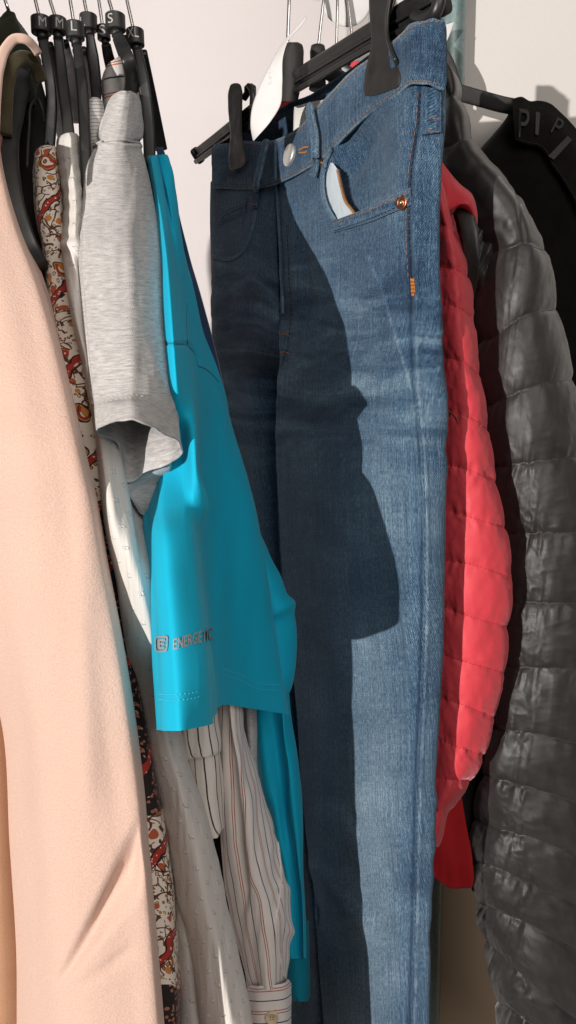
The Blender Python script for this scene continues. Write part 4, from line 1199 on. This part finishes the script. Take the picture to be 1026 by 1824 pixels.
# upper flange, web, lower flange: an I-bar with open slots
def along(fr, n=40):
    return np.array([P(x, u + (l - u) * fr, Db(x)) for x, u, l in zip(np.interp(np.linspace(0, 1, n), np.linspace(0, 1, 5), bx), np.interp(np.linspace(0, 1, n), np.linspace(0, 1, 5), bu), np.interp(np.linspace(0, 1, n), np.linspace(0, 1, 5), bl))])
mb.add(*ribbon(along(.10), .0048, .0095)); mb.add(*ribbon(along(.52), .0140, .0035)); mb.add(*ribbon(along(.90), .0048, .0095)); mb.add(*ribbon(along(.5), .0026, .0085))
mb.build('bar', m_plastic, cl)
mb = MB(); e = P(352, 277, Db(352)); a = along(.5)
mb.add(*ribbon(np.array([a[0] - (a[1] - a[0]) * .15, a[0] + (a[1] - a[0]) * .12]), .0165, .0102)); mb.build('end_cap', m_plastic, cl); mb = MB()
mb.add(*ribbon(np.array([a[-1] - (a[-1] - a[-2]) * .12, a[-1] + (a[-1] - a[-2]) * .25]), .0225, .0125))
mb.build('end_cap', m_plastic, cl); mb = MB()
mb.add(*tube(pxpath([(738, 30, Db(738) - .006), (760, 32, Db(760) - .007), (776, 22, Db(776) - .007), (782, 2, Db(782) - .006), (780, -20, Db(780) - .004)], 24), .0042, 12))
mb.build('bar_loop', m_plastic, cl)
def clip(pts, dfun, name='clip'):
    """leaf of the clip: rows of (y, x0, x1)"""
    rows = []
    for (y, x0, x1, out) in pts:
        e_ = (x1 - x0) / 50.
        rows.append(ring([(x, y, dfun(x) - out + q) for x, q in ((x0, .001), (x0 * .7 + x1 * .3, 0), (x0 * .3 + x1 * .7, 0), (x1, .001))], .0032, 4))
    L = Loft(rows, 40, 80, True)
    o = L.build(name, m_matblack, cl)
    return o
c1 = clip([(148, 417, 423, .014), (151, 411, 427, .016), (162, 407, 430, .018), (185, 406, 430, .020), (215, 408, 430, .023), (240, 410, 431, .026), (258, 409, 434, .029), (278, 407, 438, .031), (291, 408, 438, .032), (298, 409, 430, .032), (303, 410, 417, .032)], Db)
c2 = clip([(-60, 660, 702, .012), (-30, 658, 704, .014), (0, 657, 703, .016), (40, 659, 690, .018), (75, 661, 689, .020), (96, 658, 698, .021), (115, 653, 707, .022), (140, 649, 713, .024), (152, 648, 711, .024), (163, 648, 690, .024), (171, 649, 664, .024)], Db)
mb = MB(); mb.add(*ribbon(pxpath([(700, -50, Db(700) - .012), (696, -10, Db(696) - .015), (690, 30, Db(690) - .017), (690, 62, Db(690) - .018), (698, 92, Db(698) - .020), (709, 118, Db(709) - .021)], 40), .0028, .012)); mb.build('clip_rim', m_plastic, cl)
mb = MB(); mb.add(*ribbon(pxpath([(438, 170, Db(438) + .002), (446, 158, Db(446)), (450, 166, Db(450)), (450, 190, Db(450)), (446, 235, Db(446))], 30), .006, .012)); mb.build('clip_back', m_plastic, cl)
# hub with arched top and its wire hook
L = Loft([ring([(x0, y, Db(518) - .006), ((x0 + x1) / 2, y, Db(518) - .011), (x1, y, Db(518) - .006)], .014, 3) for y, x0, x1 in ((75, 514, 530), (79, 507, 537), (88, 503, 540), (105, 502, 540), (125, 502, 539), (150, 501, 536), (180, 500, 530))], 40, 40, True)
L.build('hub', m_matblack, cl)
mb = MB(); mb.add(*tube(hook_path(P(512, 84, Db(516)), P(515, 0, Db(516))), .0015, 10)); mb.build('hook', m_chrome, cl)

# ------------------------------------------------------------------ tags
def card(name, left, right, dl, label, mat=m_paper, n=40, bend=.0):
    A = spline([(a, b, 0) for a, b in left], n + 1)[:, :2]; B = spline([(a, b, 0) for a, b in right], n + 1)[:, :2]
    V = []
    m = 14
    for i in range(n + 1):
        f = i / n
        for j in range(m + 1):
            g = j / m; q = A[i] + (B[i] - A[i]) * g
            V.append(P(q[0], q[1], dl(f, g) - bend * math.sin(math.pi * g)))
    o = mesh_obj(name, V, grid_faces(n + 1, m + 1), mat, uv=np.array([(j / m * .03, i / n * .08) for i in range(n + 1) for j in range(m + 1)]))
    md = o.modifiers.new('card', 'SOLIDIFY'); md.thickness = .0004
    return tag(o, label, 'tag')
tg = card('swing_tag', [(547, 28), (526, 50), (506, 74), (482, 116), (460, 160), (448, 200), (447, 226), (451, 249)], [(547, 31), (537, 46), (514, 72), (505, 98), (503, 150), (500, 186), (484, 214), (452, 251)],
          lambda f, g: .625 - .010 * g - .02 * max(0, .35 - f) * (1 - g), 'curled white paper tag hanging in front of the trouser hanger bar', bend=.001)
# pencil scribble on the tag
dgp = BVHTree.FromPolygons([v.co[:] for v in tg.data.vertices], [p.vertices[:] for p in tg.data.polygons])
mb = MB()
for st in ([(480, 115), (482, 125), (479, 133), (483, 142), (480, 152)], [(475, 128), (480, 131), (486, 127)], [(478, 140), (484, 137)], [(477, 147), (481, 150), (485, 146)]):
    pl = []
    for q in spline([(a, b, 0) for a, b in st], 16):
        r = P(q[0], q[1], 1.) - CAM; r /= np.linalg.norm(r)
        loc, nn_, ii, dd = dgp.ray_cast(Vector(CAM), Vector(r))
        if loc is not None: pl.append(np.array(loc) - r * .0005)
    if len(pl) > 3: mb.add(*tube(pl, .00016, 5))
o = mesh_obj('pencil_mark', np.concatenate(mb.V), mb.F, m_pencil); ORG[tg.name] = np.zeros(3); o.parent = tg
card('pointed_tag', [(770, 52), (778, 75), (783, 98)], [(810, 39), (801, 62), (784, 98)], lambda f, g: .825 + .006 * f, 'small pointed white card tag behind the right top corner of the jeans')
card('paper_tag', [(628, 104), (640, 96), (655, 78)], [(630, 108), (650, 108), (662, 100)], lambda f, g: .70, 'scrap of white tag showing under the trouser hanger beside its big clip')
c = P(617, -4, .735); n = np.array([.15, -1, -.1])
mb = MB(); mb.add(*disc(c, n, .0235, .0009, 40)); o = mb.build('round_tag', m_paper); tag(o, 'round white tag on the wire hooks at the top centre', 'tag')

# ------------------------------------------------------------------ hooks seen behind the trouser hanger
def back_hanger(lab, px0, pxb, yb, d, arm, nk=True):
    t = thing('coat_hanger', lab, 'hanger', P(pxb, yb, d), 'black hangers behind the jeans')
    mb = MB(); mb.add(*tube(hook_path(P(pxb, yb, d), P(px0, 0, d)), .0013, 8)); mb.build('hook', m_chrome, t)
    mb = MB(); q = P(pxb, yb, d)
    mb.add(*tube([q + np.array([0, 0, .004]), q, q - np.array([0, 0, .014]), q - np.array([0, 0, .03])], [.0060, .0068, .0062, .0075], 16)); mb.build('neck', m_matblack, t)
    mb = MB(); mb.add(*ribbon(pxpath(arm, 40), .012, .006)); mb.build('shoulder_bar', m_plastic, t)
back_hanger('hanger hooked just right of the curled paper tag, holding the red jacket', 576, 566, 92, .70, [(566, 118, .70), (620, 150, .68), (720, 240, .64), (800, 330, .60), (828, 378, .572), (838, 425, .568), (838, 480, .575), (828, 540, .59)])
back_hanger('hanger with wire hook in the middle under the round tag', 601, 599, 96, .715, [(599, 120, .715), (650, 150, .71), (740, 230, .69), (800, 280, .67), (835, 330, .66)])
back_hanger('hanger with its wire hook under the right side of the round tag', 620, 628, 76, .73, [(628, 100, .73), (680, 120, .735), (740, 150, .74)])
# ------------------------------------------------------------------ red quilted jacket
def quilt(amp, wr, seed, n_end=None, asym=.5, scale=(16, 60)):
    def f(px, py, U, R, al, av):
        k = R - np.floor(R)
        puff = np.clip(np.sin(np.pi * k ** (1.0 if asym == .5 else 1.15)), 0, 1) ** .55
        h = amp * puff
        near = np.exp(-k * 6) + np.exp(-(1 - k) * 6)
        g = fbm(px / scale[0], py / scale[1] + R * 3.1, seed, 3)
        h = h + wr * g * (.12 + .95 * near)
        h = h + wr * .55 * fbm(px / (scale[0] * 3.2) + py / 60., py / 70. - px / 90., seed + 5, 2) * puff
        return h
    return f
red = thing('red_quilted_jacket', 'coral red quilted puffer jacket, its sleeve hanging right of the blue jeans', 'jacket', P(830, 1500, .57))
seams = [[(735, 300), (762, 296), (772, 300), (779, 310)], [(735, 400), (779, 402), (795, 402), (806, 412)], [(735, 470), (785, 474), (808, 478), (829, 490)],
         [(738, 536), (786, 541), (811, 545), (838, 562)], [(738, 634), (791, 637), (818, 641), (849, 666)], [(738, 727), (794, 731), (827, 739), (865, 763)], [(738, 820), (792, 825), (827, 834), (877, 856)],
         [(738, 900), (792, 907), (843, 923), (895, 939)], [(738, 990), (789, 997), (830, 1003), (904, 1027)], [(738, 1070), (787, 1079), (827, 1095), (900, 1116)], [(735, 1152), (783, 1162), (827, 1178), (892, 1197)],
         [(735, 1230), (778, 1238), (815, 1252), (874, 1276)], [(730, 1304), (775, 1311), (808, 1327), (855, 1344)], [(728, 1380), (770, 1384), (800, 1388), (832, 1390)], [(726, 1440), (764, 1442), (778, 1444), (794, 1448)], [(724, 1500), (752, 1502), (764, 1504), (777, 1508)]]
dd = (.585, .555, .545, .562)
rows = [ring([(x, y, dd[j] + (.006 if k < 3 else 0)) for j, (x, y) in enumerate(s)], .04, 3) for k, s in enumerate(seams)]
RD = Loft(rows, 150, 520, True, quilt(.0023, .0021, 101, scale=(8, 80)))
RD.build('sleeve', m_red, red)
for s in seams[2:14]:
    mb = MB()
    ln, nn = RD.line([(x, y) for x, y in s[1:]], 80, .0002)
    if len(ln) > 8: stitches(mb, ln, nn, .00022, .0018, .0012); mb.build('quilt_stitching', m_redthread, red)
L = Loft([[(772, 262, .60), (796, 300, .585), (820, 328, .575), (842, 348, .57), (850, 376, .572), (849, 415, .58), (846, 445, .59)],
          [(768, 300, .585), (792, 332, .572), (816, 346, .566), (836, 360, .562), (844, 384, .566), (844, 415, .576), (842, 445, .588)],
          [(764, 345, .58), (786, 366, .57), (806, 368, .566), (822, 364, .563), (834, 376, .568), (838, 408, .578), (838, 440, .59)],
          [(762, 392, .59), (782, 396, .58), (800, 388, .58), (815, 374, .58), (828, 382, .585), (833, 410, .595), (834, 440, .605)]], 80, 30)
L.build('collar', m_red, red, thick=.0012)
L = Loft([[(492, 190, .735), (510, 178, .735), (531, 166, .735)], [(492, 215, .735), (510, 205, .735), (531, 196, .735)]], 8, 8); L.build('collar_stand', m_reddeep, red, thick=.001)
L = Loft([[(622, 118, .715), (634, 104, .715), (648, 94, .715)], [(622, 150, .715), (640, 138, .715), (660, 118, .715)]], 8, 8); L.build('collar_tip', m_red, red, thick=.001)
h = RD.hit(793, 760)
mb = MB(); mb.add(*disc(h[0] - h[1] * .0012, h[1], .0115, .0012, 40, [(1, 0), (1, .0012), (.95, .0018), (.88, .0012), (.8, .0010), (.01, .0012)])); mb.build('round_patch', m_patch, red)
L = Loft([[(770, 1420, .60), (800, 1408, .60), (820, 1405, .60)], [(768, 1470, .60), (800, 1465, .60), (829, 1462, .60)], [(766, 1540, .60), (800, 1545, .598), (841, 1535, .60)], [(767, 1556, .60), (805, 1578, .60), (842, 1572, .60)], [(769, 1560, .60), (806, 1584, .60), (840, 1580, .60)]], 30, 40, disp=lambda px, py, U, R, al, av: .0025 * fbm(px / 30, py / 120, 9))
L.build('hem_panel', m_reddeep, red, thick=.0015)

# ------------------------------------------------------------------ grey quilted jacket
gray = thing('grey_quilted_jacket', 'shiny charcoal grey quilted puffer jacket hanging right of the red one', 'jacket', P(950, 1800, .62))
gs = [[(776, 110), (784, 106), (792, 108), (797, 118)], [(772, 182), (790, 176), (802, 172), (813, 180)], [(772, 268), (796, 262), (818, 252), (838, 251)], [(850, 474), (893, 446), (930, 434), (966, 446)],
      [(851, 612), (891, 593), (929, 564), (984, 552)], [(862, 722), (897, 711), (938, 692), (1014, 676)], [(876, 832), (907, 828), (954, 822), (1048, 812)],
      [(892, 951), (930, 950), (970, 949), (1075, 948)], [(900, 1075), (926, 1072), (975, 1073), (1085, 1077)], [(896, 1186), (919, 1188), (970, 1189), (1090, 1198)], [(884, 1297), (905, 1300), (954, 1307), (1092, 1340)],
      [(864, 1381), (885, 1386), (938, 1400), (1094, 1450)], [(851, 1459), (897, 1477), (936, 1488), (1095, 1550)], [(851, 1536), (877, 1542), (951, 1576), (1095, 1640)], [(855, 1609), (890, 1622), (936, 1642), (1095, 1745)],
      [(868, 1678), (910, 1714), (946, 1750), (1098, 1860)], [(890, 1786), (925, 1806), (975, 1848), (1100, 1950)], [(897, 1880), (935, 1905), (985, 1950), (1105, 2050)]]
gd_ = (.625, .597, .588, .612)
def gshift(k): return .035 if k < 2 else .02 if k == 2 else 0.0
rows = [ring([(x, y, gd_[j] + gshift(k)) for j, (x, y) in enumerate(s)], .05, 3) for k, s in enumerate(gs)]
qf = quilt(.0038, .0, 201)
def ridged(x, y, s): return 1 - 2.6 * np.abs(vnoise(x, y, s)) - 1.3 * np.abs(vnoise(x * 2.1, y * 1.7, s + 3))
def gq(px, py, U, R, al, av):
    h = qf(px, py, U, R, al, av)
    k = R - np.floor(R); row = np.floor(R)
    lo = .35 + .65 * sm(650, 1000, py)
    top_ = np.exp(-k * 3.2); bot_ = np.exp(-(1 - k) * 5)
    sk = px / 30. + row * 7.3
    h = h + .0024 * lo * top_ * sm(0, .10, k) * ridged(sk * 1.7 + k * 1.1, k * .9 + row * 3, 207)
    h = h + .0014 * lo * bot_ * sm(0, .10, 1 - k) * ridged(sk * 1.9 - k, k * .8 + row * 5, 211)
    h = h + .0014 * lo * fbm(px / 58. + k * .7, row * 2.7 + k * .6, 213, 2) * np.sin(np.pi * k)
    h = h + .0006 * lo * (.4 + 1.2 * vnoise(row * 3.3, px / 90., 9)) * sm(0, .15, k) * sm(0, .15, 1 - k) * ridged((px + py * .45) / 34., (py - px * .5) / 42., 231)
    h = h + .0005 * lo * ridged((px - py * .6) / 17., (py + px * .3) / 24., 233)
    h = h + .0019 * (.4 + .6 * lo) * (top_ + bot_) * fbm(px / 9. + k * 1.5, k * 1.2 + row, 215, 2)
    # the long shoulder panel is smooth with one lengthwise seam
    h = np.where(R < 2, .004 * np.sin(np.pi * k) ** .6 + .002 * fbm(px / 30, py / 40, 219, 2), h)
    sh_ = (R > 2) & (R < 3)
    h = np.where(sh_, .0055 * np.sin(np.pi * np.clip(R - 2, 0, 1)) ** .5 + .0022 * fbm(px / 26, py / 40, 209, 2), h)
    sx_ = np.interp(py, [320, 435], [901, 935])
    h = h - .0016 * np.exp(-((px - sx_) / 3.) ** 2) * sm(300, 330, py) * (1 - sm(430, 440, py))
    return h
GY = Loft(rows, 220, 900, True, gq)
GY.build('sleeve', m_gray, gray)
for k, s in enumerate(gs[3:17]):
    mb = MB()
    ln, nn = GY.line(s, 160, .0002)
    if len(ln) > 8: stitches(mb, ln, nn, .00026, .0019, .0012); mb.build('quilt_stitching', m_graythread, gray)
L = Loft([[(806, 300, .625), (840, 340, .615), (866, 380, .61)], [(815, 350, .62), (842, 400, .605), (880, 440, .604)], [(822, 420, .62), (850, 470, .602), (893, 452, .604)], [(830, 500, .62), (858, 520, .61), (880, 480, .612)]], 70, 90,
         disp=lambda px, py, U, R, al, av: .0045 * fbm((px + py * .5) / 14., (py - px * .5) / 60., 220, 3))
L.build('underarm', m_gray, gray)
L = Loft([[(790, 330, .635), (870, 330, .645)], [(800, 500, .635), (880, 500, .65)], [(812, 700, .632), (900, 700, .65)], [(830, 1000, .63), (940, 1000, .65)], [(828, 1200, .63), (940, 1200, .65)], [(818, 1400, .628), (920, 1400, .65)], [(822, 1480, .628), (880, 1480, .65)], [(836, 1575, .628), (866, 1575, .64)], [(842, 1588, .628), (862, 1586, .64)]], 30, 120,
         disp=lambda px, py, U, R, al, av: .004 * fbm(px / 24, py / 140, 17))
L.build('lining_filler', m_blacklin, gray, thick=.002)

# ------------------------------------------------------------------ black top and its velvet hanger
vh = thing('velvet_hanger', 'flat matt black hanger angled across the wall at the upper right', 'hanger', P(810, 160, .811), None)
mb = MB(); mb.add(*ribbon(pxpath([(735, 40, .80), (762, 66, .803), (786, 95, .806), (800, 122, .808), (808, 148, .81), (817, 166, .811)], 40), .0135, .005))
mb.add(*ribbon(pxpath([(806, 161, .811), (822, 166, .811), (850, 174, .811), (890, 185, .811), (935, 196, .811), (975, 222, .811), (1010, 275, .811)], 50), .0148, .0055)); mb.build('shoulder_bar', m_matblack, vh)
mb = MB(); mb.add(*tube(hook_path(P(745, 45, .802), P(742, 0, .802)), .0013, 8)); mb.build('hook', m_chrome, vh)
bt = thing('black_top', 'black jersey top with faint grey lettering on its neckband, at the right edge', 'top', P(950, 700, .73))
L = Loft(hrows([(188, 910, 975), (205, 904, 998), (238, 878, 1028), (270, 853, 1052), (310, 832, 1078), (360, 831, 1105), (420, 830, 1140), (600, 850, 1150), (800, 880, 1160), (1100, 900, 1170), (1400, 915, 1170)],
               [(0, .82, 0), (.35, .80, 0), (.7, .798, 0), (1, .81, 0)], .025), 70, 160, True, lambda px, py, U, R, al, av: .004 * fbm(px / 60, py / 260, 33, 2)); L.build('body', m_blacktop, bt)
out = [(913, 176), (928, 172), (945, 180), (958, 179), (975, 182), (1002, 203), (1026, 229), (1050, 262), (1072, 310)]
inn = [(919, 249), (932, 254), (945, 258), (957, 260), (966, 266), (984, 296), (1002, 321), (1026, 362), (1042, 400)]
NB = Loft([[(x, y, .796) for x, y in out], [((x + a) / 2, (y + b) / 2, .786) for (x, y), (a, b) in zip(out, inn)], [(a, b, .789) for a, b in inn]], 120, 40, disp=lambda px, py, U, R, al, av: .0002 * fbm(px / 14, py / 14, 37))
nb = NB.build('neckband', m_blackband, bt, thick=.0015)
mb = MB(); mb.add(*tube(NB.line([(918, 247), (932, 252), (945, 256), (957, 258), (966, 263), (984, 292), (1002, 317), (1024, 354)], 80, .0004)[0], .0007, 6)); mb.build('binding', m_blackband, bt)
for s, q in (('P', [(922, 245), (938, 247), (942, 200), (923, 197)]), ('I', [(952, 240), (958, 241), (960, 205), (953, 203)]), ('P', [(979, 236), (987, 248), (1004, 220), (990, 212)]), ('I', [(976, 279), (986, 285), (1016, 252), (1008, 245)])):
    V, Fc = text_mesh(s) if s != 'I' else bar_art(0, 0, 1, 1, 4)
    V2, F2 = quad_on(NB, V, Fc, q, .003)
    mesh_obj('printed_letter', V2, F2, m_print, nb, smooth=False)

# ------------------------------------------------------------------ light
AZ, EL, DIST = math.radians(34), math.radians(-2.5), 4.4
tgt = Vector((0.02, .55, 1.34))
def lamp(name, kind, loc, target, energy, col, **k):
    d = bpy.data.lights.new(name, kind); d.energy = energy; d.color = col
    for a, v in k.items(): setattr(d, a, v)
    o = bpy.data.objects.new(name, d); COL.objects.link(o); o.location = loc
    o.rotation_euler = (Vector(target) - Vector(loc)).to_track_quat('-Z', 'Y').to_euler()
    return o
kl = tgt + Vector((-math.sin(AZ) * math.cos(EL), -math.cos(AZ) * math.cos(EL), math.sin(EL))) * DIST
lamp('spot_lamp', 'SPOT', kl, tgt, 1010, (1, .95, .90), shadow_soft_size=.022, spot_size=math.radians(50), spot_blend=.3)
lamp('overhead_fill', 'AREA', (-.1, -.7, 2.75), (.1, .6, 1.3), 5, (1, .92, .84), size=1.6)  # added soft fill from above, no fixture seen
lamp('bounce_fill', 'AREA', (.9, -1.7, 2.3), (.1, .6, 1.2), 26, (1, .95, .90), size=1.3)  # added fill for room bounce from the right front, no lamp there
w = bpy.data.worlds.new('World'); scene.world = w; w.use_nodes = True
bg = w.node_tree.nodes['Background']; bg.inputs[0].default_value = (1, .95, .92, 1); bg.inputs[1].default_value = .036
scene.view_settings.view_transform = 'Standard'; scene.view_settings.look = 'None'; scene.view_settings.exposure = 0
scene.render.engine = 'CYCLES'
